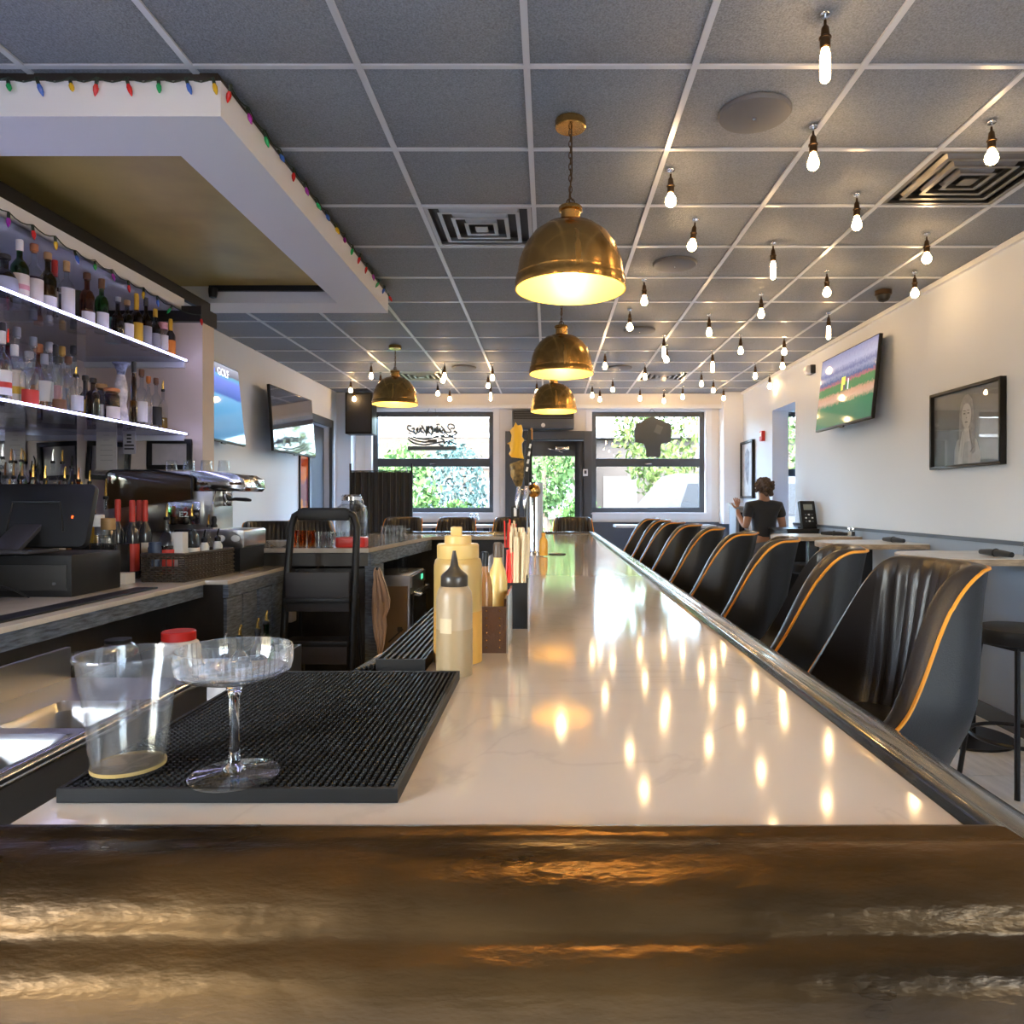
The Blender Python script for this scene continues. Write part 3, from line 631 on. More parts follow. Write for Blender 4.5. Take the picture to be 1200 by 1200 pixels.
MB().bx(-.03,.03,-.03,.03,0,.15).obj('gift_box',mat('teal_card',(.18,.45,.45),.5),loc=(-2.56,4.19,2.31),bevel=.003,label='small teal cardboard box among the bottles on the upper shelf',cat='box')
L2='on the lower glass shelf'
row(1.83,-2.46,[
 (2,388,.037,'std','clear','water','white','white','screw',dict(band='red')),
 (17,404,.038,'std','clear','water','cream','white','screw',dict(band='yellow',labz=(.04,.66))),
 (34,412,.038,'squat','clear','water','red','grey','cork',dict(labz=(.04,.34))),
 (52,415,.038,'squat','clear','water','white','grey','screw',dict(labz=(.2,.6))),
 (68,418,.037,'cone','clear','water','brown','black','cork',dict(labz=(.04,.25))),
 (80,418,.034,'squat','clear','water',None,'brown','cork'),
 (89,430,.033,'squat','clear','water','silver','gold','pour'),
 (100,440,.034,'round','black',None,'yellow','black','cork'),
 (109,443,.034,'squat','brown','dark',None,'black','cork'),
 (119,450,.060,'round','smoke','water','white','tan','cork',dict(labz=(.15,.5),extra='wide round decanter bottle with cork stopper and oval label')),
 (131,455,.040,'jar','brown','dark','cream','copper','cork'),
 (157,424,.026,'cone','brown','amber',None,'black','screw',dict(extra='tall slender tapering brown bottle with black cap')),
 (166,433,.031,'squat','clear','water','white','brown','cork'),
 (174,441,.030,'std','clear','water','white','orange','cork'),
 (183,443,.031,'squat','clear','water','black','brown','cork'),
 (191,446,.030,'std','clear','gold',None,'gold','pour')],L2,'bottles on the lower shelf',True)
row(1.83,-2.65,[
 (3,374,.035,'std','red',None,'black','black','screw'),
 (9,385,.034,'slim','red',None,None,'red','pour'),(20,378,.035,'std','clear','water','grey','grey','cork'),
 (39,390,.035,'squat','clear','water',None,'grey','cork'),(45,403,.044,'round','amber','orange','orange','copper','cork',dict(X=-2.80)),
 (58,397,.034,'squat','clear','water',None,'silver','cork'),(65,404,.03,'slim','clear','water','pink','black','screw'),(73,400,.034,'std','clear','water','blue','gold','cork'),
 (86,403,.034,'std','clear','water',None,'black','cork')],'in the back row of the lower shelf','bottles at the back of the lower shelf',True)
o=thing('ceramic_bottle','white painted ceramic bottle shaped like a flared vase with blue collar','bottle',(-2.47,4.12,1.83))
MB().lathe([(0,0),(.038,0),(.042,.02),(.036,.07),(.028,.115),(.034,.15),(.037,.19),(.030,.24),(.022,.275),(.020,.285)],18).obj('body',mat('painted_ceramic',(.68,.64,.62),.25,var=.35,vscale=30),o)
MB().lathe([(.021,.283),(.023,.30),(.034,.335),(.045,.345),(.046,.352),(.0,.350)],18).obj('flared_collar',mat('blue_glaze',(.30,.34,.50),.25,var=.8,vscale=25),o)
T='on the riser behind the register'
for stp,(zs,xr,its) in enumerate(((1.29,-2.93,[(3,515,'clear','gold','silver',None),(13,526,'clear','water','brown','cream'),(25,525,'green',None,'tan','white'),(37,540,'red',None,'black',None),(44,542,'black',None,'black','grey'),(62,517,'clear','gold','silver','red'),(73,523,'clear','water','gold','white'),(84,534,'blue',None,'black','blue')]),
      (1.18,-2.74,[(6,533,'clear','water','brown','tan'),(16,538,'clear','water','tan','yellow'),(26,530,'clear','water','tan','cream'),(39,544,'green',None,'gold',None),(53,546,'black',None,'gold','yellow'),(76,545,'clear','red','gold','pink'),(92,548,'amber','orange','copper','orange'),(105,551,'brown','amber','gold','orange')]),
      (1.09,-2.58,[(11,552,'clear','water','gold','white'),(24,556,'clear','gold','brown','yellow'),(40,556,'clear','amber','brown','orange'),(54,560,'brown','dark','gold','white'),(69,556,'clear','water','brown','cream'),(84,553,'clear','orange','gold','tan'),(95,563,'olive','gold','gold','cream'),(107,570,'smoke','purple','silver','yellow')]))):
    wh=('on the riser top step','on the riser middle step','on the riser lowest step')[stp]
    for xx,yt,g,lq,cp,lb in its:
        Y=FPX*(-xr)/(VX-xx); h=CZ+(VY-yt)/FPX*Y-zs
        bottle(xr,Y,zs,min(max(h,.2),.40),.030,random.choice(['std','squat','slim']),g,lq,lb,cp,wh,f'pourer bottles {wh}','pour')
# bottles standing on the counter right of the register
C='beside the register'
def cbot(xx,yt,X,*a,**k):
    Y=FPX*(-X)/(VX-xx); h=CZ+(VY-yt)/FPX*Y-.96
    return bottle(X,Y,.96,h,*a,**k)
cbot(124,561,-2.44,.034,'slim','clear','water','cream','gold',C,'counter bottles','pour')
for xx,yt,lb in ((138,585,'black'),(155,586,'red'),(163,586,'white'),(170,586,'cream')): cbot(xx,yt,-2.38+.08*(xx in(155,170)),.034,'wine','black',None,lb,'red',C,'wine bottles','wax')
for xx,yy,c in ((114,603,'white'),(119,615,'grey'),(127,607,'tan')):
    XX={114:2.28,119:2.41,127:2.22}[xx]; Y=FPX*XX/(VX-xx); h=CZ+(VY-yy)/FPX*Y-.96
    bottle(-XX,Y,.96,h,.036,'jar','clear','water','cream',c,C,'small jars','screw',name='ingredient_jar',extra=f'small clear glass jar with {c} lid')
CLD=mat('clear_water',(.8,.8,.8),.1,trans=.95,ior=1.33)
# ------------------------------------------------------------------ register and neighbours
o=thing('register_screen','black touch screen register seen from behind on its stand','register',(-2.36,3.30,1.15))
R=Euler((-.28,0,0)).to_matrix()
f=MB(); f.prism(rrect(-.25,.25,-.15,.15,.03,5),-.016,.016,'xz'); f.v=[tuple(R@Vector(p)+Vector((0,.0,.165))) for p in f.v]; f.obj('screen_housing',BLACK,o,bevel=.004)
f=MB().tube([R@Vector(p)+Vector((0,0,.165)) for p in ((-.12,-.018,-.08),(-.12,-.018,.06),(.10,-.018,.06),(.14,-.018,-.08))],.005,6); f.obj('back_ridge',BLACK,o)
f=MB(); f.box((-.03,-.09,.07),(.13,.02,.20),(-.95,0,0)); f.box((-.03,-.09,.008),(.24,.20,.016)); f.obj('stand',mat('graphite_plastic',(.055,.05,.055),.4),o,bevel=.004)
f=MB().box((0,0,0),(.006,.003,.012)); f.v=[tuple(R@Vector((p[0]+.17,p[1]-.018,p[2]-.01))+Vector((0,0,.165))) for p in f.v]; f.obj('power_light',mat('red_glow',(1,.1,.02),.4,emit=(1,.08,.01),es=2),o)
o=thing('cash_drawer','wide black cash drawer box under the register screen','cash drawer',(-2.29,3.34,.96))
MB().bx(-.19,.19,-.20,.16,0,.185).obj('case',BLACK,o,bevel=.006); MB().bx(-.17,.17,-.206,-.2,.03,.14).obj('drawer_face',mat('drawer_black',(.03,.027,.024),.45),o,bevel=.002); MB().lathe([(.0,0),(.008,0),(.009,.006),(0,.006)],12,(.12,-.206,.06),Matrix.Rotation(PI/2,3,'X')).obj('lock',CHROME,o)
MB().tube([(-2.42,3.10,.966),(-2.38,3.06,1.0),(-2.33,3.04,1.02),(-2.28,3.05,1.0),(-2.25,3.09,.966)],.004,6).obj('power_cable',BLACK,label='thin black cable looping in front of the cash drawer',cat='cable')
def tumbler(name,label,loc,r0,r1,h,m,group=None,cat='glass',liq=None,lh=.3,n=20,rib=False,thick=.0016):
    o=thing(name,label,cat,loc,0,group)
    pr=[(0,0),(r0*.95,0),(r0,.003)]+[(r0+(r1-r0)*k/4,.003+(h-.003)*k/4) for k in range(1,5)]
    pi=[(r-thick,z) for r,z in pr[2:]][::-1]; pi[0]=(pi[0][0],h); pi[-1]=(pi[-1][0],.006)
    MB().lathe(pr+pi+[(0,.006)],n).obj('wall',m,o)
    if liq: MB().lathe([(0,.007),(r0-.003,.007),(r0+(r1-r0)*lh-.003,h*lh),(0,h*lh)],n).obj('contents',liq,o)
    return o
p=on_z(92,684,.96)
for k in range(3):
    o=tumbler('plastic_cup','clear plastic cup in the short stack on the back counter',(p.x,p.y,.961+.012*k),.031,.046,.115,PLASTIC,'stacked cups on the back counter','cup')
p=on_z(64,683,.96); o=tumbler('deli_cup','clear plastic tub with blue and brown scraps by the cash drawer',(p.x,p.y,.96),.038,.046,.10,PLASTIC,None,'cup',mat('brown_scraps',(.35,.20,.08),.7),.2)
MB().lathe([(0,.045),(.036,.045),(.037,.058),(0,.062)],12).obj('blue_scraps',mat('blue_paper',(.10,.25,.45),.6,var=.6,vscale=40),o)
p=on_z(118,680,.96); tumbler('tall_plastic_glass','slim smoky plastic glass behind the cup stack',(p.x-.02,p.y-.1,.96),.028,.032,.12,thin('smoky_plastic',(.7,.66,.55),.06),None,'cup')
o=thing('tea_box','small white cardboard box with a red stripe beside the basket','box',(-2.19,3.66,.96)); MB().bx(-.07,.045,-.04,.04,0,.055).obj('carton',CREAMP,o,bevel=.001); MB().bx(-.06,.0,-.0412,-.04,.026,.036).obj('red_print',mat('label_red',PC['red'],.55),o)
o=thing('bar_caddy','black plastic bar caddy behind the wicker basket','caddy',(-2.34,3.73,.96)); f=MB(); f.bx(-.11,.11,-.07,.07,0,.01); f.bx(-.11,.11,-.07,-.06,.01,.2); f.bx(-.11,.11,.06,.07,.01,.2); f.bx(-.11,-.10,-.06,.06,.01,.2); f.bx(.10,.11,-.06,.06,.01,.2); f.obj('tray',BLACK,o,bevel=.003)
# wicker basket: woven strands wrapped round stakes
WICK=mat('dark_wicker',(.05,.036,.026),.55,var=.5,vscale=60)
o=thing('wicker_basket','dark woven wicker basket with a cut-out handle on the back counter','basket',(-2.01,3.72,.96),-.06)
f=MB(); bx0,bx1,by0,by1=-.115,.115,0,.50; H=.145
per=[]
for k in range(14): per.append((bx0+(bx1-bx0)*k/14,by0))
for k in range(30): per.append((bx1,by0+(by1-by0)*k/30))
for k in range(14): per.append((bx1-(bx1-bx0)*k/14,by1))
for k in range(30): per.append((bx0,by1-(by1-by0)*k/30))
for rI in range(12):
    z=.006+rI*.0118; pts=[]
    for k,(a,b2) in enumerate(per):
        s=.004*(1 if (k+rI)%2 else -1); nx=(1 if a>=bx1-1e-4 else -1 if a<=bx0+1e-4 and b2>0 else 0); ny=(-1 if b2<=by0+1e-4 else 1 if b2>=by1-1e-4 else 0)
        pts.append((a+nx*s,b2+ny*s,z))
    if 7<=rI<=9: f.tube(pts[12:]+pts[:4],.0055,5)
    else: f.tube(pts,.0058,5,closed=True)
for a,b2 in per[::2]: f.cyl((a,b2,0),(a,b2,H),.003,n=5)
f.tube([(a,b2,H) for a,b2 in per],.008,6,closed=True); f.obj('weave',WICK,o); MB().bx(bx0,bx1,by0,by1,0,.006).obj('base',WICK,o)
bottle(-2.035,3.80,.967,.40,.040,'std','clear','dark','red','gold','standing in the wicker basket','basket bottles','pour')
bottle(-1.975,3.95,.967,.40,.038,'squat','clear','dark','white','gold','standing in the wicker basket','basket bottles','pour')
bottle(-1.955,4.10,.967,.34,.026,'std','clear','water',None,'gold','at the back of the wicker basket','basket bottles','pour')
for k,(x,y) in enumerate(((-1.95,4.0),(-1.935,4.13))):
    o=thing('syrup_dispenser','small white bottle with black angled spout in the wicker basket','bottle',(x+.0,y+.04,.967),0,'spout bottles in the basket'); MB().lathe([(0,0),(.024,0),(.026,.01),(.026,.16),(.015,.185)],14).obj('body',WHITEP,o); MB().lathe([(.017,.183),(.017,.205),(.006,.215)],12).tube([(0,0,.212),(0,0,.23),(.012,-.01,.255)],.005,6).obj('spout',BLACK,o)
MB().lathe([(0,0),(.033,0),(.034,.01),(.034,.17),(.03,.18),(.03,.2),(0,.2)],16).obj('label_bottle',mat('navy_gold_wrap',(.05,.07,.12),.4,var=.4,vscale=20),loc=(-2.075,3.76,.967),label='small dark blue bottle inside the cut-out of the basket',cat='bottle')
MB().bx(-.03,.03,-.03,.03,0,.25).obj('milk_carton',mat('white_card',(.72,.68,.64),.6),loc=(-1.98,3.83,.967),bevel=.004,label='plain white carton standing in the wicker basket',cat='carton')

# espresso machine
o=thing('espresso_machine','chrome espresso machine with dark glass back panel on the back counter','espresso machine',(-2.28,4.28,1.10)); o.scale=(1,1,.78)
MB().bx(-2.66,-1.86,4.30,4.66,.9605,1.099).obj('machine_plinth',BLACK,label='black box plinth under the espresso machine',cat='plinth')
MB().bx(-.36,.24,.06,.34,.12,.50).obj('boiler_body',STEEL,o,bevel=.02); MB().bx(-.34,.1,.07,.34,.50,.60).obj('cup_tray',STEEL,o,bevel=.01)
f=MB(); f.prism([(-.39,.30)]+arc((-.35,.56),.04,PI,PI/2,5)+[(-.1,.60),(.07,.565)]+arc((.09,.53),.035,PI/2,0,5)+[(.125,.38),(-.0,.36)],.025,.05,'xz'); f.obj('back_panel',mat('smoked_glass',(.05,.03,.015),.06,coat=1),o,bevel=.003)
f=MB(); f.tube([(-.39,.03,.30)]+[(a,.03,b2) for a,b2 in arc((-.35,.56),.04,PI,PI/2,5)]+[(-.1,.03,.60),(.07,.03,.565)]+[(a,.03,b2) for a,b2 in arc((.09,.53),.035,PI/2,0,5)]+[(.125,.03,.38)],.008,8); f.obj('panel_trim',BLACK,o)
f=MB(); f.prism([(.10,.44),(.42,.44),(.44,.47),(.43,.54),(.38,.575),(.2,.60),(.10,.60)],.05,.36,'xz'); f.obj('group_hood',CHROME,o,bevel=.008)
for yy in (.045,): 
    for xx in (.16,.19,.36,.39,.41): MB().lathe([(0,0),(.012,0),(.012,.012),(0,.012)],12,(xx,yy,.50),Matrix.Rotation(PI/2,3,'X')).obj('control_button',SOCK,o)
MB().lathe([(.035,.36),(.04,.37),(.04,.44)],18,(.27,.16,0)).obj('group_head',CHROME,o)
f=MB(); f.lathe([(.034,.325),(.036,.33),(.036,.362)],18,(.27,.16,0)); f.obj('portafilter',CHROME,o)
MB().tube([(.30,.14,.375),(.36,.10,.38),(.44,.06,.375),(.47,.05,.37)],[.010,.014,.015,.010],10).obj('portafilter_handle',BLACK,o)
f=MB(); f.tube([(.24,.08,.44),(.24,.06,.36),(.245,.05,.28)],.006,8); f.obj('steam_wand',CHROME,o); MB().lathe([(0,0),(.018,0),(.02,.01),(.013,.03),(.016,.06),(.012,.085),(0,.09)],12,(.245,.06,.16)).obj('tamper',BLACK,o)
f=MB(); f.prism(rrect(.12,.44,.0,.145,.02,4),.03,.36,'xz'); f.obj('base_unit',STEEL,o,bevel=.006)
MB().bx(.02,.12,.02,.36,0,.145).obj('base_side',BLACK,o,bevel=.006)
for xx in (.30,.39): MB().lathe([(0,0),(.026,0),(.026,.006),(.018,.008),(0,.008)],18,(xx,.028,.075),Matrix.Rotation(PI/2,3,'X')).obj('pressure_gauge',WHITEP,o)
text_mesh('model_mark','E2',.06,WHITE,o,Matrix.Translation((.08,.018,.26))@Matrix.Rotation(PI/2,4,'X'))
MB().bx(-.02,.18,.02,.06,.18,.36).obj('side_panel',CHROME,o,bevel=.01)
GLZ=thin('tumbler_glass',(.93,.95,.96),.03)
for k in range(4):
    q=tumbler('espresso_glass','upturned small glass on top of the espresso machine',(-2.38+.11*k,4.50,1.60),.03,.036,.07,GLZ,'glasses on the espresso machine'); q.rotation_euler=(PI,0,0); q.location.z=1.10+.47+.0715
pass
# frames and notices on the alcove end wall
def frame(name,label,loc,W,H,m,art,rot=(0,0,0),t=.02,b2=.03,cat='picture frame',kids=()):
    """hangs in its local xz plane, front facing local -y"""
    o=put(None,name,None,loc,rot,label,cat)
    f=MB(); f.bx(-W/2,W/2,-t,0,-H/2,-H/2+b2); f.bx(-W/2,W/2,-t,0,H/2-b2,H/2); f.bx(-W/2,-W/2+b2,-t,0,-H/2+b2,H/2-b2); f.bx(W/2-b2,W/2,-t,0,-H/2+b2,H/2-b2); f.obj('frame_moulding',m,o,bevel=.002)
    MB().bx(-W/2+b2,W/2-b2,-t*.4,-.001,-H/2+b2,H/2-b2).obj('print',art,o)
    return o
CERT=mat('certificate_paper',(.50,.46,.42),.35,var=.12,vscale=12)
p=px(126,540,4.66); frame('framed_certificate','black framed certificate leaning crooked behind the licence sheet',(p.x,4.68,p.z),.28,.25,BLACK,CERT,(0,.05,0))
p=px(196,532,4.66); frame('framed_certificate','black framed certificate hung straight above the espresso machine',(p.x,4.698,p.z),.29,.20,BLACK,CERT)
def sheet(label,x0,y0,x1,y1,Y,cat='notice',dark=False,lines=7):
    a=px(x0,y1,Y); b2=px(x1,y0,Y); o=thing('hanging_notice',label,cat,((a.x+b2.x)/2,Y,a.z)); W=(b2.x-a.x)/2; H=b2.z-a.z
    MB().bx(-W,W,-.002,.002,0,H).obj('sheet',mat('notice_grey',(.42,.40,.42),.5) if dark else mat('notice_paper',(.60,.56,.52),.55),o)
    for k in range(lines):
        ww=W*(.35 if k<3 else .75); z=H*(.92-.8*k/lines)
        MB().bx(-ww*(1 if dark else .8),ww*(1 if dark else .8),-.0032,-.002,z-(.010 if dark else .002),z).obj('print_line',BLACK if dark else mat('print_grey',(.2,.19,.18),.6),o)
sheet('white printed licence sheet hanging below the lower liquor shelf',113,500,137,551,4.45)
sheet('narrow grey notice with bold black lines hanging below the shelf',144,507,159,532,4.45,dark=True,lines=5)

# things on the low shelf below the back counter
def pitcher(label,loc,r,h):
    o=thing('glass_pitcher',label,'pitcher',loc); MB().lathe([(0,0),(r*.8,0),(r*.85,.01),(r,h*.5),(r*.95,h),(r*.93,h),(r*.97,h*.5),(r*.82,.014),(0,.014)],20).obj('body',GLZ,o); MB().tube([(0,-r*.95,h*.9),(0,-r*1.5,h*.8),(0,-r*1.5,h*.35),(0,-r*.95,h*.25)],.006,8).obj('handle',GLZ,o)
pitcher('clear glass pitcher on the low shelf under the back counter',(-1.66,2.60,.62),.085,.21)
o=thing('glass_globe_jar','clear rounded glass jar beside the pitcher under the back counter','jar',(-1.72,2.85,.62)); MB().lathe([(0,0),(.05,0),(.08,.04),(.088,.1),(.075,.17),(.045,.2)],20).obj('body',GLZ,o); MB().lathe([(.045,.2),(.048,.2),(.048,.212),(0,.214)],18).obj('lid',BLACK,o)
o=thing('red_lid_jar','white plastic jar with a red screw lid under the back counter','jar',(-1.545,2.98,.62)); MB().lathe([(0,0),(.08,0),(.085,.01),(.085,.15),(.075,.175),(.06,.185)],24).obj('body',CREAMP,o); MB().lathe([(.062,.183),(.066,.185),(.066,.218),(.062,.222),(0,.222)],28).obj('lid',RED,o)
# wells of bottles
def well(name,label,x0,x1,y0,y1,z,h):
    o=thing(name,label,'bottle rack',(0,0,z)); f=MB(); f.bx(x0,x1,y0,y1,0,.008); f.bx(x0,x0+.006,y0,y1,.008,h); f.bx(x1-.006,x1,y0,y1,.008,h); f.bx(x0+.006,x1-.006,y0,y0+.006,.008,h); f.bx(x0+.006,x1-.006,y1-.006,y1,.008,h); f.obj('trough',STEEL,o)
    for x in (x0+.02,x1-.02):
        for y in (y0+.02,y1-.02): MB().cyl((x,y,-z),(x,y,.0),.01,n=8).obj('leg',STEEL,o)
well('speed_rail','steel bottle rail on legs in front of the barn wood planks',-1.22,-1.04,2.42,3.0,.66,.12)
for k,(xx,yt,g,cp,lb) in enumerate(((264,742,'clear','silver','cream'),(281,732,'brown','gold','white'),(302,724,'black','gold','tan'),(312,715,'green','gold','green'))):
    Y=2.52+.12*k; X=(xx-VX)/FPX*Y; h=CZ-(yt-VY)/FPX*Y-.67
    bottle(X,Y,.669,max(.22,h),.034,'std',g,'water' if g=='clear' else None,lb,cp,'in the steel bottle rail','bottles in the steel rail','pour')
well('speed_rail','steel bottle rail on legs tucked against the bar counter edge',-.72,-.57,1.16,1.66,.70,.12)
for k,(y,g,lb,cp,lq) in enumerate(((1.215,'clear','black','tan','water'),(1.30,'clear','white','copper','gold'),(1.39,'white','green','white',None),(1.48,'clear','grey','silver','water'),(1.58,'black','grey','silver',None))):
    bottle(-.645,y,.709,.285,.037,'std',g,lq,lb,cp,'in the rail against the bar edge','bottles in the rail by the bar','cork')

# ------------------------------------------------------------------ on the bar: mat, cup, coupe
o=thing('bar_mat','large black ribbed rubber bar mat under the plastic cup and coupe','bar mat',(0,0,ZS+.001))
mx0,mx1,my0,my1=-.505,-.155,.732,1.242
f=MB(); f.bx(mx0,mx1,my0,my1,0,.006); f.bx(mx0,mx1,my0,my0+.005,.006,.0145); f.bx(mx0,mx1,my1-.005,my1,.006,.0145); f.bx(mx0,mx0+.005,my0+.005,my1-.005,.006,.0145); f.bx(mx1-.005,mx1,my0+.005,my1-.005,.006,.0145); f.obj('tray',RUBBER,o)
f=MB(); nx=44; ny=64
for i in range(nx):
    for j in range(ny):
        x=mx0+.009+(mx1-mx0-.018)*i/(nx-1); y=my0+.009+(my1-my0-.018)*j/(ny-1); a=.0026; b2=.0019
        k=len(f.v); f.v+=[(x-a,y-a,.005),(x+a,y-a,.005),(x+a,y+a,.005),(x-a,y+a,.005),(x-b2,y-b2,.0135),(x+b2,y-b2,.0135),(x+b2,y+b2,.0135),(x-b2,y+b2,.0135)]
        f.f+=[(k+4,k+5,k+6,k+7),(k,k+1,k+5,k+4),(k+1,k+2,k+6,k+5),(k+2,k+3,k+7,k+6),(k+3,k,k+4,k+7)]
f.obj('rubber_nubs',RUBBER,o,smooth=False,recalc=False,kind='stuff')
zm=ZS+.0155
o=thing('plastic_cup','clear plastic cup with a little water on the black bar mat','cup',(-.462,.785,zm))
pr=[(0,.004),(.030,.002),(.035,0),(.0365,.003),(.0372,.02),(.0385,.024),(.046,.092),(.0475,.094),(.0485,.108),(.0495,.110),(.0505,.122),(.0535,.1235),(.0545,.126),(.0535,.1285),(.0505,.1285)]
pi=[(.0495,.122),(.0485,.111),(.0475,.108),(.0465,.095),(.045,.092),(.0375,.025),(.036,.02),(.035,.005),(0,.0055)]
MB().lathe(pr+pi,48).obj('cup_wall',PLASTIC,o,ang=60)
MB().lathe([(0,.006),(.034,.006),(.0368,.03),(.0412,.066),(.0,.066)],40).obj('water',thin('thin_water',(.93,.93,.92),.02),o)
MB().lathe([(.0372,.004),(.0374,.006),(.0372,.008),(.036,.006)],40).obj('foot_rim',mat('amber_residue',(.55,.36,.12),.3,trans=.4),o)
o=thing('coupe_glass','ribbed clear coupe cocktail glass with stem on the black bar mat','glass',(-.337,.765,zm))
GLB=thin('coupe_crystal',(.965,.97,.97),.03,haze=.03,refl=.95,pw=1.35)
GL2=mat('crystal',(1,1,1),.0,trans=1.0,ior=1.42)
MB().lathe([(0,.0),(.044,0),(.0465,.0015),(.0465,.003),(.03,.0052),(.012,.008),(0,.009)],40).obj('foot',GLASS,o,ang=70); MB().lathe([(0,.008),(.012,.0085),(.0065,.014),(.0052,.03),(.0048,.06),(.0055,.085),(.0085,.096),(.012,.0995),(.0,.0998)],28).obj('stem',GL2,o,ang=70)
f=MB(); n=120; prof2=[(.0,.100,0),(.012,.1005,0),(.035,.104,0),(.050,.1085,.3),(.0565,.114,1),(.0585,.122,1),(.0590,.134,1),(.0588,.139,.2),(.0575,.139,0),(.0572,.134,0),(.0566,.122,0),(.054,.1155,0),(.046,.111,0),(.030,.1068,0),(.0,.1045,0)]
rows=[]
for r,z,k in prof2: rows.append([((r+.0011*k*(1 if i%2 else -1))*math.cos(2*PI*i/n),(r+.0011*k*(1 if i%2 else -1))*math.sin(2*PI*i/n),z) for i in range(n)]+[(r+.0011*k*-1,0,z)])
for rw in rows: rw[-1]=rw[0]
f.grid(rows); f.obj('ribbed_bowl',GLB,o,ang=30)
# squeeze bottles
HDPE=mat('milky_plastic',(.36,.26,.155),.35,trans=.1)
HDP2=mat('yellow_milky_plastic',(.50,.32,.10),.35,trans=.2)
o=thing('squeeze_bottle','squeeze bottle with black nozzle cap standing in front of the larger one','squeeze bottle',(-.170,1.285,ZS))
MB().lathe([(0,0),(.029,0),(.0325,.004),(.0325,.135),(.031,.148),(.026,.157),(.022,.16)],32).obj('body',HDPE,o)
MB().lathe([(.0235,.158),(.0245,.16),(.0245,.176),(.022,.180),(.012,.188),(.0075,.195),(.003,.222),(.0,.222)],28).obj('nozzle_cap',mat('smoky_black_cap',(.035,.027,.02),.3),o)
MB().lathe([(.0328,.0),(.0329,.0),(.0329,.083),(.0328,.083)],28).obj('fill_line',mat('pale_syrup',(.30,.205,.105),.4),o)
g=MB(); g.grid([[(.0331*math.cos(a),.0331*math.sin(a),z) for a in [-2.3+.09*i for i in range(9)]] for z in (.078,.104)]); g.obj('tape_label',mat('tape',(.52,.40,.24),.6),o,recalc=False)
o=thing('squeeze_bottle','large yellow-capped squeeze bottle behind the one with black nozzle','squeeze bottle',(-.176,1.385,ZS))
MB().lathe([(0,0),(.042,0),(.0465,.006),(.0465,.188),(.044,.198),(.038,.203)],36).obj('body',HDP2,o)
MB().lathe([(.0395,.201),(.0405,.203),(.0405,.226),(.038,.229),(.026,.229),(.026,.243),(.024,.245),(0,.245)],32).obj('flat_cap',mat('butter_cap',(.60,.39,.13),.35),o)
MB().box((-.003,0,.252),(.022,.012,.020)).obj('cap_tab',MATS['butter_cap'],o,bevel=.004)
MB().lathe([(.0467,.002),(.0468,.002),(.0468,.10),(.0467,.10)],32).obj('sauce_fill',mat('mustard_sauce',(.52,.27,.05),.4),o)
# leather caddy with two sauces
o=thing('condiment_caddy','brown studded leather condiment caddy behind the squeeze bottles','caddy',(-.112,1.46,ZS),.0)
LB=mat('brown_leather',(.10,.045,.022),.4,bump=.2,bscale=200); f=MB(); f.bx(-.055,.025,0,.006,0,.095); f.bx(-.055,.025,.17,.176,0,.095); f.bx(-.055,-.05,.006,.17,0,.095); f.bx(.02,.025,.006,.17,0,.11); f.bx(-.05,.02,.006,.17,0,.004); f.obj('tray',LB,o)
for k in range(6):
    for x in (-.015,.012): MB().ball((x,-.001,.012+.015*k),.0022,8,4).obj('stud',BRASS,o)
MB().bx(.0252,.0285,0,.176,0,.118).obj('metal_edge',STEEL,o)
def sauce(x,y,h,r,m,cm,label):
    o=thing('sauce_bottle',label,'bottle',(x,y,ZS+.005)); MB().lathe([(0,0),(r*.95,0),(r,.006),(r,h*.62),(r*.8,h*.72),(r*.45,h*.80),(r*.42,h*.86)],18).obj('body',m,o); MB().lathe([(r*.5,h*.85),(r*.5,h*.98),(r*.4,h),(0,h)],14).obj('cap',cm,o)
sauce(-.135,1.50,.20,.017,mat('brown_sauce',(.35,.16,.05),.25),BLACK,'slim brown sauce bottle with black cap in the leather caddy')
sauce(-.112,1.57,.215,.021,mat('yellow_sauce',(.74,.50,.16),.3),mat('dark_cap',(.08,.05,.03),.4),'cream-yellow sauce bottle in the leather caddy')
# napkin and straw holders
STRAWW=mat('wrapped_straw_paper',(.70,.55,.34),.7); STR=mat('red_straw',(.78,.03,.02),.35)
def holder(loc,label,W,D,H,nr,nw,rlen,wlen,gl):
    o=thing('straw_holder',label,'straw holder',loc); f=MB(); t=.003
    f.bx(-W/2,W/2,0,t,0,H); f.bx(-W/2,W/2,D-t,D,0,H); f.bx(-W/2,-W/2+t,t,D-t,0,H); f.bx(W/2-t,W/2,t,D-t,0,H+.018); f.bx(-W/2+t,W/2-t,t,D-t,0,t); f.obj('box',BLACK,o)
    MB().bx(W/2,W/2+.0025,.0,D,.0,H+.012).obj('metal_side',CHROME,o)
    for k in range(nr):
        x=-W/2+.008+.014*(k%3)/1.0*.8; y=.01+.011*(k//3); tl=(random.uniform(-.02,.012),random.uniform(-.01,.01))
        MB().cyl((loc[0]+x,loc[1]+y,loc[2]+.006),(loc[0]+x+tl[0]+.012,loc[1]+y+tl[1],loc[2]+rlen+random.uniform(-.015,.01)),.0030,n=8).obj('red_straw',STR,label='red plastic drinking straw '+gl,cat='straw',group='red straws '+gl)
    for k in range(nw):
        x=-W/2+.026+(W-.034)*((k%5)/4); y=.012+(D-.024)*((k//5)/max(1,(nw-1)//5)); tl=(random.uniform(-.01,.012),random.uniform(-.012,.012))
        MB().cyl((loc[0]+x,loc[1]+y,loc[2]+.006),(loc[0]+x+tl[0],loc[1]+y+tl[1],loc[2]+wlen+random.uniform(-.012,.012)),.0042,n=6).obj('wrapped_straw',STRAWW,label='paper-wrapped straw '+gl,cat='straw',group='wrapped straws '+gl)
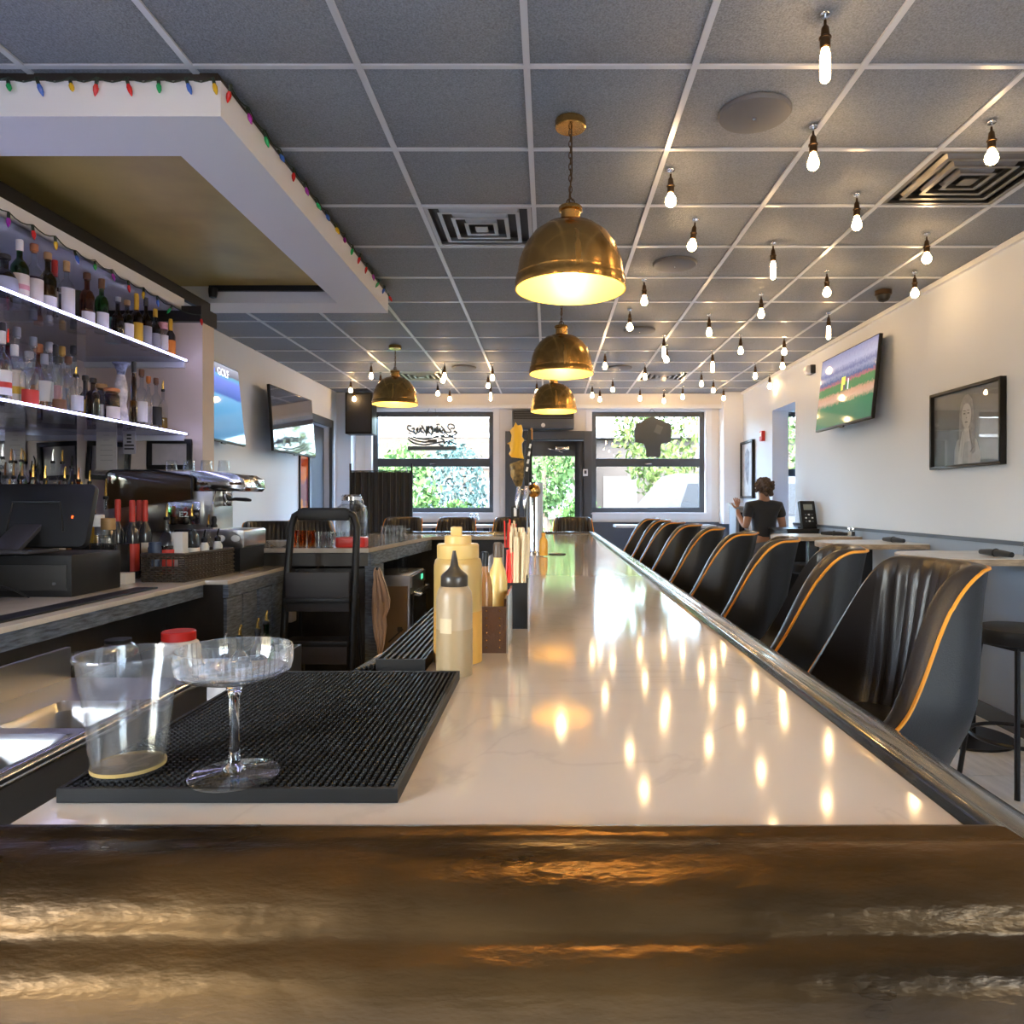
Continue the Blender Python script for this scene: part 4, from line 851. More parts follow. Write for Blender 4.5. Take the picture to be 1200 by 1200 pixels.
holder((-.085,1.74,ZS),'black straw holder with metal side standing beyond the leather caddy',.066,.10,.112,9,32,.195,.235,'in the near black holder')
holder((-.165,3.1,ZS),'black straw holder standing near the beer tap column',.06,.08,.11,8,8,.225,.215,'in the holder near the beer tap')
# small rail mat with markers
o=thing('rail_mat','long narrow black ribbed rail mat on the inner bar edge','bar mat',(-.27,0,ZS+.001))
f=MB(); f.bx(-.045,.045,1.30,2.2,0,.006); f.bx(-.045,.045,1.30,1.305,.006,.022); f.bx(-.045,-.041,1.305,2.2,.006,.022); f.bx(.041,.045,1.305,2.2,.006,.022); f.obj('tray',RUBBER,o)
for k in range(7): MB().bx(-.036+.0112*k,-.031+.0112*k,1.305,2.2,.006,.019).obj('rib',RUBBER,o)
for k,(c,l) in enumerate(((PC['tan'],'tan'),(PC['pink'],'pink'),(PC['orange'],'orange'),(PC['silver'],'silver'))):
    o=thing('marker_pen',f'{l} capped marker pen beside the narrow rail mat','pen',(-.343+.006*k,1.27+.012*k,ZS+.007+.0))
    o.rotation_euler=(0,0,-.12)
    MB().cyl((0,0,0),(0,.10,0),.006,n=10).obj('barrel',BLACK,o); MB().cyl((0,.10,0),(0,.135,0),.0066,.0055,n=10).obj('cap',mat('pen_'+l,c,.4),o)
MB().bx(-.335,-.318,1.245,1.30,ZS+.0005,ZS+.0015).obj('paper_slip',WHITEP,label='small white slip of paper at the end of the rail mat',cat='paper')
# beer tap
tx,ty=-.085,4.30
o=thing('beer_tower','tall chrome cylindrical beer tap column with two tall tap handles','beer tap',(tx,ty,ZS))
MB().lathe([(0,0),(.075,0),(.075,.008),(.052,.012),(.05,.02),(.05,.425),(.0,.43)],36).obj('column',CHROME,o)
MB().ball((-.005,-.06,.375),.042,20,12).obj('shank_flange',BRASS,o)
def tap(dx,tilt,m,kind):
    f=MB(); f.cyl((dx*.3,-.07,.37),(dx,-.13,.37),.016,n=14); f.tube([(dx,-.13,.40),(dx,-.135,.36),(dx-.01,-.15,.31),(dx-.01,-.15,.27)],[.014,.018,.013,.010],12); f.obj('faucet',CHROME,o)
    z0=.40; S=Matrix.Rotation(tilt,4,'Y')
    h=put(None,'tap_handle',o,(dx,-.13,z0)); return h
h1=tap(-.09,.0,None,0)
sil=[(-.012,0),(-.03,.06),(-.034,.13),(-.028,.17),(-.038,.19),(-.03,.21),(-.036,.245),(-.044,.25),(-.030,.262),(-.027,.30),(-.034,.325),(-.018,.35),(-.012,.375),(-.004,.355),(.010,.36),(.016,.33),(.012,.29),(.022,.27),(.012,.25),(.014,.20),(.020,.16),(.020,.06),(.012,0)]
sil=[(a*1.55,b) for a,b in sil]
lo=[p for p in sil if p[1]<=.165]; hi=[p for p in sil if p[1]>=.16]
YEL=mat('yellow_enamel',(.78,.42,.02),.3); DKG=mat('black_gold_carved',(.12,.075,.02),.35,metal=.3,var=.9,vscale=45)
MB().prism(hi,-.014,.014,'xz').obj('carved_top',YEL,h1,bevel=.004); MB().prism(lo,-.016,.016,'xz').obj('carved_grip',DKG,h1,bevel=.004)
h2=tap(-.045,.1,None,1)
MB().prism([(-.012,0),(-.014,.10),(-.002,.27),(.012,.335),(.034,.33),(.034,.27),(.022,.24),(.016,.10),(.012,0)],-.012,.012,'xz').obj('carved_grip',BLACK,h2,bevel=.004)
for k in range(4): MB().box((.004+.006*k,-.0128,.10+.045*k),(.012,.0016,.026),(0,.25,0)).obj('white_lettering',WHITEP,h2)
MB().box((.03,-.002,.305),(.014,.02,.07)).obj('orange_fin',mat('orange_enamel',(.6,.25,.04),.3),h2,bevel=.004)
MB().bx(-.135,-.085,-.15,-.135,.215,.285).obj('badge_plate',BLACK,o,bevel=.004)
MB().bx(-.118,-.102,-.152,-.1505,.225,.275).obj('badge_print',WHITEP,o)
sauce(-.03,4.05,.13,.024,mat('orange_sauce',(.78,.40,.06),.3),mat('orange_cap',(.7,.33,.05),.4),'small orange sauce bottle at the foot of the beer tap')
MB().lathe([(0,0),(.05,0),(.05,.004),(0,.005)],20).obj('coaster',BLACK,loc=(.05,4.2,ZS+.001),label='black round coaster beside the beer tap column',cat='coaster')

# ------------------------------------------------------------------ things on the far left station
AMB=thin('amber_tumbler',(.85,.50,.10),.03)
zst=ZS+.001
for k in range(3): tumbler('amber_glass','amber glass tumbler seen through the step ladder frame',(-1.775+.064*k,4.96,zst),.026,.031,.11,AMB,'amber tumblers on the station')
for k in range(4): tumbler('clear_tumbler','clear straight tumbler seen through the step ladder frame',(-1.565+.066*k*.62,4.87+.075*(k%2),zst),.027,.031,.10,GLZ,'clear tumblers on the station')
for k in range(4):
    q=tumbler('beer_mug','heavy clear glass mug in the cluster beside the drink dispenser',(-1.235+.088*(k%2),5.42+.12*(k//2),zst),.036,.040,.125,GLZ,'glass mugs beside the dispenser',thick=.006); MB().tube([(.036,0,.10),(.065,0,.095),(.065,0,.04),(.036,0,.03)],.006,8).obj('handle',GLZ,q)
o=thing('drink_dispenser','large clear glass drink dispenser jar with clamp lid','jar',(-1.42,5.14,zst))
MB().lathe([(0,0),(.10,0),(.112,.02),(.112,.24),(.10,.275),(.07,.295),(.068,.32),(.066,.32),(.066,.29),(.096,.27),(.108,.24),(.108,.02),(0,.012)],32).obj('jar_body',GLZ,o)
MB().lathe([(.07,.318),(.074,.32),(.074,.345),(.06,.36),(0,.362)],28).obj('lid',CHROME,o); MB().tube([(.075,0,.33),(.085,0,.31),(.08,0,.29)],.003,6).obj('clamp',CHROME,o); MB().cyl((.10,-.05,.05),(.14,-.07,.05),.010).obj('spigot',CHROME,o)
MB().lathe([(0,.014),(.106,.014),(.106,.20),(0,.20)],28).obj('water',thin('thin_water',(.93,.93,.92),.02),o)
MB().prism(rrect(-.10,.10,-.07,.07,.03),0,.068).obj('red_tub',RED,loc=(-1.345,4.88,zst),bevel=.008,label='shiny red plastic tub in front of the drink dispenser',cat='tub')
MB().bx(-.22,.22,-.07,.10,0,.006).obj('serving_tray',BLACK,loc=(-1.58,4.88,ZS+.0005),label='black flat tray under the tumblers on the far station',cat='tray') if False else None
o=thing('glass_bowl','shallow scalloped white glass bowl on the far station','bowl',(-1.86,4.93,zst)); f=MB(); rows=[]
for r,z in ((.02,.0),(.03,.002),(.055,.02),(.085,.04),(.083,.042),(.05,.024),(.0,.008)): rows.append([(r*(1+.06*(z>.015)*math.cos(12*a))*math.cos(a),r*(1+.06*(z>.015)*math.cos(12*a))*math.sin(a),z) for a in [2*PI*i/48 for i in range(49)]])
f.grid(rows); f.obj('bowl_wall',thin('frosted_bowl',(.85,.86,.87),.1,haze=.4),o)
# step ladder
o=thing('step_ladder','black folding step ladder with curved top handle in the bar aisle','step ladder',(-1.41,4.42,0))
W=.215; topz=1.32
def lad(y0,y1):
    return [(-W,y0,0),(-W*.98,y0+(y1-y0)*.7,.92),(-W*.96,y1,topz-.10),(-W*.86,y1,topz-.03),(-W*.62,y1,topz),(W*.62,y1,topz),(W*.86,y1,topz-.03),(W*.96,y1,topz-.10),(W*.98,y0+(y1-y0)*.7,.92),(W,y0,0)]
f=MB().tube(lad(-.14,.06),.023,10); f.obj('front_frame',BLACK,o)
MB().box((0,.06,topz-.02),(W*1.5,.05,.075)).obj('top_handle',BLACK,o,bevel=.012)
for s in (-1,1): MB().tube([(s*W*.9,.30,0),(s*W*.86,.10,.95)],.012,8).obj('rear_leg',BLACKM,o)
for k,(z,y,d2) in enumerate(((.28,-.08,.2),(.52,-.05,.2),(.78,0,.24))):
    f=MB(); f.box((0,y+.02,z),(W*1.86,d2,.03)); f.obj('tread',BLACK,o,bevel=.006)
    MB().box((0,y-.07,z-.05+(.10 if k==2 else 0)),(W*1.8,.012,.14 if k<2 else .24)).obj('riser_panel',mat('ladder_panel',(.03,.024,.022),.5),o,bevel=.004)
for s in (-1,1): MB().cyl((s*W,-.14,0),(s*W,-.138,.03),.022).obj('rubber_foot',RUBBER,o)
# under-counter glass washer with film
o=thing('glass_washer','stainless under-counter glass washer still in brown printed film','dishwasher',(-1.42,5.22,0))
FILM=mat('brown_film',(.27,.185,.115),.35,metal=.25)
MB().bx(0,.40,.02,.6,.06,.84).obj('cabinet',STEEL,o,bevel=.006); MB().bx(.02,.385,.005,.02,.08,.76).obj('film_panel',FILM,o)
MB().bx(.40,.425,.04,.58,.08,.70).obj('door',BLACKM,o,bevel=.006); MB().tube([(.425,.08,.70),(.46,.08,.70),(.46,.54,.70),(.425,.54,.70)],.02,10).obj('door_handle',CHROME,o)
MB().bx(.40,.415,.04,.58,.745,.83).obj('control_panel',STEEL,o); MB().bx(.415,.418,.40,.47,.77,.81).obj('display',mat('green_display',(.05,.3,.15),.3,emit=(.1,.8,.4),es=.6),o)
for x in (.04,.36):
    for y in (.06,.56): MB().cyl((x,y,0),(x,y,.06),.015).obj('leg',BLACK,o)
for (x,z,L) in ((.10,.60,.20),(.15,.66,.10),(.24,.40,.16),(.06,.22,.12)): MB().box((x+.06,.0038,z),(L*.9,.0014,.012),(0,-.75,0)).obj('film_print',mat('film_ink',(.05,.04,.03),.5),o)
for (x,z) in ((.09,.545),(.33,.445),(.13,.245)): MB().prism(rrect(x-.018,x+.018,z-.018,z+.018,.006),.0031,.0045,'xz').obj('film_print',MATS['film_ink'],o)
o=tumbler('beer_mug','heavy clear glass mug standing on the glass washer',(-1.11,5.45,.841),.038,.043,.13,GLZ,None,thick=.007); MB().tube([(-.04,0,.105),(-.07,0,.10),(-.07,0,.04),(-.04,0,.03)],.007,8).obj('handle',GLZ,o)
# towel
o=thing('bar_towel','peach cotton towel hanging from a hook on the barn wood post','towel',(-1.145,4.76,.60))
f=MB(); rows=[]
prof_t=[(.33,-.012,.012),(.30,-.016,.022),(.26,-.014,.030),(.20,-.020,.046),(.12,-.022,.060),(.06,-.024,.058),(.0,-.022,.040),(-.06,-.018,.045),(-.12,-.012,.040),(-.18,.0,.034),(-.24,.008,.024),(-.28,.012,.016)]
for z,x0,x1 in prof_t:
    front=[(1.45*(x0+(x1-x0)*i/16),-.014*abs(math.sin(i*.62+z*4))-.004,z+.012*math.sin(i*.5)) for i in range(17)]
    rows.append(front+[(x,.006,z2) for x,_,z2 in front[::-1]]+front[:1])
f.grid(rows); f.obj('cloth',mat('peach_cloth',(.62,.42,.28),.9,sheen=.3,bump=.2,bscale=150),o); MB().tube([(-.01,.03,.33),(-.005,.0,.325),(0,-.01,.34)],.004,6).obj('hook',BLACKM,o)
MB().bx(-.05,.05,-.04,.04,0,.24).obj('towel_dispenser',mat('beige_dispenser',(.55,.47,.40),.5),loc=(-1.745,4.759,.58),bevel=.01,label='beige paper dispenser on the cabinet behind the barn wood end',cat='dispenser')
for k,(x,c) in enumerate(((-1.62,'amber'),(-1.55,'black'),(-1.48,'green'),(-1.36,'brown'),(-1.28,'smoke'))):
    bottle(x,5.0,.321,.30,.036,'std',c,None,'white' if k%2 else 'grey','black','stored low in the station cabinet','stored bottles','screw')

# ------------------------------------------------------------------ bar chairs
def chair_meshes():
    zb,zs,ztp=.60,.76,1.205
    def sm(t): t=max(0,min(1,t)); return t*t*(3-2*t)
    def U(p,z,off):      # p: 0 back centre .. 1 front end ; returns x,y and |x| sign applied later
        t=(z-zb)/(ztp-zb); W=.165+.085*sm(t*2.2)-.05*sm((t-.35)*1.6)-off; yb=-.17-.12*t+off; yf=.21-.02*t; r=max(.05,.13-off*.6)
        L=[W-r,r*PI/2,yf-(yb+r)]; d=p*sum(L)
        if d<L[0]: return d,yb
        d-=L[0]
        if d<L[1]: a=d/r; return W-r+r*math.sin(a),yb+r-r*math.cos(a)
        return W,yb+r+(d-L[1])
    def top(p):
        x,y=U(p,.98,0); x0,y0=U(0,.98,0); x1,y1=U(1,.98,0); d=(y-y0)/(y1-y0)
        return .745+(ztp-.745)*(1-sm((d-.06)/.80))
    N=200; S=[-1+2*i/N for i in range(N+1)]; J=9
    outer=[]; 
    for j in range(J+1):
        rw=[]
        for s in S:
            p=abs(s); z=zb+(top(p)-zb)*j/J; x,y=U(p,z,0); rw.append((math.copysign(x,s),y,z))
        outer.append(rw)
    def inner(off,quilt):
        rows=[]
        for j in range(13):
            rw=[]
            for s in S:
                p=abs(s); zt=top(p); z=.70+(zt-.70)*j/12 if zt>.70 else zt
                q=0
                if quilt and p<.40 and j<12:
                    q=.013*abs(math.cos(PI*s/.40*6.0))**.5*(1 if z>.72 else 0)*(1-max(0,p-.3)/.1)
                x,y=U(p,z,off+q*.9); rw.append((math.copysign(x,s),y,z))
            rows.append(rw)
        return rows
    inn=inner(.040,True)
    sh=MB(); sh.grid(outer); 
    rim=[]
    for i,s in enumerate(S):
        a=Vector(outer[-1][i]); b=Vector(inn[-1][i]); rim.append((a+b)/2+Vector((0,0,.012)))
    rim1=[(Vector(outer[-1][i])*.85+Vector(inn[-1][i])*.15+Vector((0,0,.008))) for i in range(N+1)]; rim2=[(Vector(outer[-1][i])*.15+Vector(inn[-1][i])*.85+Vector((0,0,.008))) for i in range(N+1)]
    sh.f.append(tuple(i for i in range(N+1)))
    ic=MB(); ic.grid([outer[-1],rim1,rim,rim2]+inn[::-1])
    # front closing strips between outer and inner ends
    for e in (0,N):
        po=[outer[j][e] for j in range(J+1)]; ic.f.append(tuple(range(len(ic.v),len(ic.v)+J+2))); ic.v+=po+[inn[0][e]]
    pip=MB(); pp=[Vector(outer[-1][i])+Vector((math.copysign(.002,S[i]) if abs(S[i])>.35 else 0,-.002 if abs(S[i])<.5 else 0,.001)) for i in range(0,N+1)]; pip.tube(pp,.0050,6)
    seat=MB(); pts=[U(abs(s),.75,.03) for s in S]; ol=[(math.copysign(x,s),y) for (x,y),s in zip(pts,S)]
    ol=ol+[(ol[-1][0]*.9,.235),(ol[0][0]*.9,.235)]; seat.prism(ol,.685,.775)
    leg=[]
    for sx in (-1,1):
        for sy in (-1,1): leg.append(MB().tube([(sx*.10,sy*.09-.01,.61),(sx*.20,sy*.19-.01,.0)],[.014,.010],8).mesh('leg',BLACKM))
    ring=MB().tube([(.165*math.cos(a),-.01+.155*math.sin(a),.25) for a in [2*PI*i/24 for i in range(24)]],.008,8,closed=True)
    return dict(shell=sh.mesh('shell',LEATHER,ang=60),inner_back=ic.mesh('inner_back',LEATHB,ang=60),piping=pip.mesh('piping',PIPING),seat=seat.mesh('seat',LEATHB,bevel=.012),leg=leg,foot_ring=ring.mesh('foot_ring',BLACKM),swivel=MB().bx(-.12,.12,-.12,.1,.585,.612).mesh('seat_plate',BLACKM))
CM=chair_meshes()
def chair(x,y,rz,label,group=None):
    o=thing('bar_chair',label,'chair',(x,y,0),rz,group)
    for k in ('shell','inner_back','piping','seat','foot_ring'): put(CM[k],k,o)
    put(CM['swivel'],'seat_plate',o)
    for l in CM['leg']: put(l,'leg',o)
    return o
def facing(a): return math.radians(a)-PI/2        # compass angle of the direction faced, 180 = towards -x
chair(.87,1.98,facing(186),'quilted leather bar chair with orange piping, turned out towards the bar end')
ORD=('first','second','third','fourth','fifth','sixth','seventh','eighth')
for k,y in enumerate((2.70,3.36,4.0,4.70,5.38,6.0,6.62,7.22)):
    chair(.88-.008*k,y,facing(163-(k%3)*3),f'black leather bar chair with orange piping, {ORD[k]} after the turned-out one','row of chairs along the bar')
for x,l in ((-1.55,'in front of the neon sign window'),(-.98,'next to the one under the neon sign'),(-.38,'behind the beer tap'),(.26,'in front of the entrance door')): chair(x,7.44,facing(270),'channelled bar chair at the bar\'s far end, '+l,'chairs at the far end of the bar')
chair(-2.30,5.86,facing(292),'bar chair behind the far station, beside the glass bowl','chairs behind the station')
chair(-2.15,6.55,facing(300),'bar chair behind the far station, beyond the one by the glass bowl','chairs behind the station')

# ------------------------------------------------------------------ high tables and stools along the right wall
def high_table(y,w,label,post):
    o=thing('high_table',label,'table',(2.44,y,0))
    r=.10; x0,x1=-.36,.335
    poly=[(x1,-w/2),(x1,w/2)]+arc((x0+w*.42,0),w*.5,PI/2+.12,1.5*PI-.12,14)
    poly=[(x1,-w/2)]+[(x1,w/2)]+[(x0+.20+.20*math.cos(a),w/2*math.sin(a)) for a in [PI/2+PI*i/16 for i in range(17)]]
    MB().prism(poly,1.032,1.068).obj('edge_band',OAK,o,bevel=.003); q=[(a*.985,b2*.985) for a,b2 in poly]; MB().prism(q,1.0682,1.0712).obj('laminate_top',LAMI,o)
    MB().bx(-.04,.04,-.04,.04,.015,1.032).obj('post',post,o,bevel=.003); MB().lathe([(0,0),(.255,0),(.26,.004),(.255,.012),(.05,.018),(0,.018)],36).obj('base_disc',BLACKM,o)
    return o
high_table(6.62,.62,'high table with round end and post tinted as window-lit, third from the framed portrait',mat('window_lit_post',(.10,.11,.12),.25,metal=.5))  # post colour lightened to stand for window light on it
high_table(5.50,.62,'high table with round end holding one folded dark napkin, between two stools',BLACKM)
high_table(4.18,.66,'high table with round end below the framed portrait',BLACKM)
def stool_parts(o):
    MB().lathe([(0,.685),(.16,.685),(.178,.695),(.182,.715),(.182,.745),(.176,.762),(.15,.77),(0,.773)],36).obj('seat',LEATHER,o)
    MB().bx(-.12,.12,-.12,.12,.672,.686).obj('seat_frame',BLACKM,o)
    for sx in (-1,1):
        for sy in (-1,1): MB().tube([(sx*.11,sy*.11,.675),(sx*.175,sy*.175,0)],.0125,8).obj('leg',BLACKM,o)
    MB().tube([(.205*math.cos(a),.205*math.sin(a),.23) for a in [2*PI*i/32 for i in range(32)]],.010,8,closed=True).obj('foot_ring',BLACKM,o)
s0=thing('bar_stool','backless round black stool between the portrait table and the middle table','stool',(2.50,4.86,0),.3); stool_parts(s0)
dup(s0,(2.30,3.50,0),.2,'backless round black stool in front of the portrait table, behind the turned chair')
dup(s0,(2.52,6.10,0),.5,'backless round black stool between the middle table and the far table')
dup(s0,(2.55,7.08,0),.1,'backless round black stool beyond the far high table')
NAP=mat('black_napkin_cloth',(.02,.02,.022),.9,sheen=.2)
def napkin(x,y,rz,label):
    o=thing('rolled_napkin',label,'napkin',(x,y,1.072),rz); f=MB()
    f.tube([(-.13,0,.018),(-.05,.004,.021),(.05,-.003,.020),(.13,0,.018)],[.015,.020,.020,.015],10); f.obj('cloth',NAP,o); MB().tube([(.022*math.cos(a),.0,.020+.022*math.sin(a)) for a in [2*PI*i/12 for i in range(12)]],.004,5,closed=True).obj('band',BLACK,o)
    o.children[1].rotation_euler=(0,0,PI/2)
napkin(2.62,5.42,.1,'rolled black napkin on the middle high table'); napkin(2.52,4.02,.05,'rolled black napkin on the table below the portrait'); napkin(2.60,6.5,.6,'crumpled black napkin on the far high table')
def shaker(x,y,label,m):
    o=thing('salt_shaker',label,'shaker',(x,y,1.072)); MB().lathe([(0,0),(.017,0),(.019,.004),(.016,.05),(.015,.06)],14).obj('glass_body',GLZ,o); MB().lathe([(.014,.006),(0,.006)],10).lathe([(0,.003),(.014,.003),(.013,.04),(0,.04)],12).obj('grains',m,o); MB().lathe([(.0155,.058),(.017,.06),(.016,.075),(.009,.082),(0,.082)],14).obj('cap',CHROME,o)
shaker(2.72,6.45,'salt shaker with chrome cap on the far high table',WHITEP); shaker(2.725,6.38,'pepper shaker with chrome cap on the far high table',DARKW)
shaker(2.70,3.95,'salt shaker with chrome cap on the portrait table',WHITEP); shaker(2.70,4.03,'pepper shaker with chrome cap on the portrait table',DARKW)
# window ledge tables
o=thing('window_table','long pale table along the wall under the jersey window','table',(1.62,9.75,0)); MB().bx(-.72,.62,-.22,.22,1.03,1.065).obj('top',LAMI,o,bevel=.003)
for x in (-.35,.35): MB().bx(x-.04,x+.04,-.04,.04,0,1.03).obj('post',BLACKM,o)
o=thing('window_table','long pale table along the wall under the neon sign window','table',(-1.2,9.75,0)); MB().bx(-.75,.55,-.22,.22,1.03,1.065).obj('top',LAMI,o,bevel=.003)
for x in (-.35,.35): MB().bx(x-.04,x+.04,-.04,.04,0,1.03).obj('post',BLACKM,o)
for k,x in enumerate((-1.05,-.98)):
    o=thing('salt_shaker','small chrome-capped shaker on the table under the neon window','shaker',(x,9.7,1.066),0,'shakers under the neon window'); MB().lathe([(0,0),(.03,0),(.03,.1),(.02,.12)],12).obj('glass_body',GLZ,o); MB().lathe([(.022,.118),(.024,.12),(.022,.15),(0,.155)],12).obj('cap',CHROME,o)

# ------------------------------------------------------------------ right wall: television, portrait, fittings
def tv(label,loc,rot,W,H,art,wd=.10):
    wd-=.012
    o=put(None,'television',None,loc,rot,label,'television')
    f=MB(); f.bx(-W/2,W/2,-.03,.0,-H/2,H/2); f.obj('housing',BLACK,o,bevel=.004)
    s=MB().bx(-W/2+.01,W/2-.01,-.0325,-.03,-H/2+.018,H/2-.01).obj('screen',art,o)
    MB().bx(-.04,.04,-.028,-.012,-H/2-.012,-H/2).obj('sensor',BLACK,o)
    f=MB(); f.bx(-.2,.2,.0,.02,-.15,.15); f.bx(-.05,.05,.02,wd,-.08,.08); f.bx(-.12,.12,wd-.012,wd,-.12,.12); f.obj('wall_bracket',BLACKM,o)
    return o,s
BALL=bands('baseball_broadcast',[(0,(.045,.14,.08)),(.30,(.05,.17,.09)),(.36,(.45,.30,.22)),(.44,(.42,.25,.17)),(.47,(.07,.19,.08)),(.56,(.09,.19,.08)),(.58,(.35,.13,.14)),(.63,(.07,.10,.22)),(.70,(.22,.25,.40)),(.74,(.13,.15,.30)),(.82,(.30,.33,.50)),(1,(.16,.18,.34))],2,-.35,.35,.42,.06,34)
t1,_=tv('flat television showing a baseball field, tilted out from the side wall',(2.70,6.44,2.41),(.0,0,PI/2*-1),1.22,.70,BALL)
t1.rotation_euler=Euler((-.10,0,-PI/2),'XYZ')
MB().bx(-.07,.01,-.0338,-.0325,-.02,.10).obj('yellow_sponsor_board',mat('screen_yellow',(.6,.6,.1),.3,emit=(.5,.5,.06),es=.6),t1)
MB().box((.08,-.0338,.02),(.02,.0012,.10)).obj('player_figure',mat('screen_white',(.7,.7,.75),.3,emit=(.6,.6,.65),es=.6),t1)
MB().box((-.0,-.0338,.0),(.05,.0012,.05)).obj('player_figure',mat('screen_dark',(.08,.08,.15),.3),t1)
SKETCH=mat('dark_print_paper',(.17,.17,.19),.25,var=.1,vscale=8)
o=frame('framed_portrait','large black framed pale portrait drawing on the side wall',(XR-.004,4.76,1.88),.81,.54,BLACK,SKETCH,(0,0,-PI/2),.04,.02)
PAL=mat('pale_print',(.46,.44,.46),.4,var=.12,vscale=20); HAR=mat('hair_print',(.30,.285,.30),.45,var=.25,vscale=40)
MB().prism([(-.13,-.245),(-.125,-.15),(-.10,-.09),(-.05,-.06),(.08,-.06),(.13,-.10),(.16,-.17),(.165,-.245)],-.0168,-.016,'xz').obj('portrait_shoulders',PAL,o)
hr=[(-.075,-.16),(-.072,-.02),(-.066,.10),(-.045,.17),(-.005,.212),(.04,.212),(.08,.175),(.10,.10),(.105,-.02),(.115,-.17),(.075,-.19),(.06,-.08),(-.03,-.08),(-.045,-.18)]
MB().prism(hr,-.0176,-.0168,'xz').obj('portrait_hair',HAR,o)
FACE=mat('pale_face_print',(.60,.57,.58),.4); MB().prism([(.016+(.052+.006*math.sin(a))*math.cos(a),.07+.085*math.sin(a)) for a in [2*PI*i/28 for i in range(28)]],-.0185,-.0176,'xz').obj('portrait_face',FACE,o)
MB().prism([(-.02,-.10),(-.012,-.01),(.044,-.01),(.052,-.10)],-.0182,-.0176,'xz').obj('portrait_neck',FACE,o)
MB().prism([(-.085,-.245),(-.06,-.13),(-.035,-.03),(-.02,-.025),(-.018,-.06),(-.005,-.03),(.006,-.035),(.0,-.10),(-.02,-.17),(-.03,-.245)],-.0192,-.0185,'xz').obj('portrait_hand',FACE,o)
INK=mat('grey_ink',(.10,.095,.10),.5)
f=MB()
for x in (-.006,.038):
    f.box((x,-.0188,.088),(.020,.0008,.008)); f.box((x,-.0188,.107),(.026,.0008,.004),(0,.1,0))
f.box((.018,-.0188,.058),(.010,.0008,.004))
f.box((.016,-.0188,.03),(.028,.0008,.006)); f.obj('portrait_features',INK,o)
f=MB(); f.tube([(-.04,-.0178,-.03),(-.03,-.0178,-.10),(-.045,-.0178,-.2)],.002,5); f.obj('portrait_line',INK,o); MB().tube([(.05,-.0178,-.02),(.07,-.0178,-.11),(.10,-.0178,-.14),(.06,-.0178,-.17)],.002,5).obj('portrait_line',INK,o)
MB().bx(-.385,.385,-.026,-.024,-.25,.25).obj('glazing',PANE,o)
o=frame('framed_drawing','narrow black framed drawing on the side wall near the wall opening',(XR-.004,9.98,1.83),.62,.80,BLACK,mat('grey_drawing',(.55,.56,.57),.35,var=.25,vscale=7),(0,0,-PI/2),.04,.03)
MB().prism([(-.05,-.15),(-.10,.02),(-.12,.22),(-.02,.30),(.1,.24),(.09,.02),(.04,-.22)],-.0178,-.0165,'xz').obj('drawing_shape',mat('drawing_grey',(.25,.26,.28),.5,var=.4,vscale=18),o)
o=thing('fire_alarm','small red and white fire alarm box on the side wall','alarm',(XR,9.28,2.17)); MB().bx(-.045,0,-.05,.05,0,.13).obj('red_body',RED,o,bevel=.004); MB().bx(-.05,-.045,-.03,.03,.06,.11).obj('strobe',WHITEP,o)
o=thing('emergency_light','round white emergency light on a black bracket near the television','emergency light',(XR,7.55,2.77)); MB().bx(-.05,0,-.07,.07,-.04,.05).obj('battery_box',BLACKM,o,bevel=.005); MB().lathe([(0,.03),(.04,.028),(.05,.0),(.045,-.03),(.02,-.04)],20,(-.06,-.03,0),Matrix.Rotation(PI/2,3,'X')).obj('lamp_head',WHITE,o)
# service corner
o=thing('service_cabinet','dark waist-high cabinet against the side wall below the card terminal','cabinet',(2.62,7.62,0)); MB().bx(-.17,.155,-.30,.30,0,1.08).obj('body',BLACK,o,bevel=.005); MB().bx(-.176,-.17,-.28,.28,.1,1.0).obj('door',DARKW,o); MB().bx(-.18,.155,-.31,.31,1.08,1.10).obj('top',DARKW,o)
o=thing('card_terminal','black payment terminal with small grey screen angled on the cabinet','terminal',(2.70,7.44,1.10))
R=Euler((-.25,0,.15)).to_matrix(); f=MB().box((0,0,.14),(.17,.05,.30),R); f.obj('housing',BLACK,o,bevel=.012)
def onp(c,d): 
    b=MB().box((0,0,0),d); b.v=[tuple(R@(Vector(p)+Vector(c))+Vector((0,0,.14))) for p in b.v]; return b
onp((0,-.0265,.08),(.10,.003,.06)).obj('screen',mat('lcd_grey',(.25,.28,.27),.3),o)
for i in range(3):
    for j in range(3): onp((-.035+.035*i,-.0265,-.0-.035*j),(.02,.004,.016)).obj('key',WHITEP if (i+j)%2 else GREYP,o)
MB().bx(-.08,.08,-.05,.07,0,.02).obj('base',BLACK,o,bevel=.004)
o=thing('host_stand','grey slanted host stand in front of the wall opening','stand',(2.42,8.95,0)); f=MB(); f.prism([(-.18,0),(.14,0),(.14,1.34),(-.18,1.30)],-.12,.2,'yz'); f.obj('body',mat('stand_grey',(.26,.28,.30),.4),o,bevel=.004); MB().box((.04,-.02,1.335),(.36,.36,.02),(.12,0,0)).obj('top',mat('stand_top',(.40,.40,.39),.4),o); MB().bx(-.08,-.02,-.20,-.18,.9,1.25).obj('menu_pocket',BLACK,o); MB().bx(.04,.12,-.20,-.18,.9,1.2).obj('menu_pocket',WHITE,o)
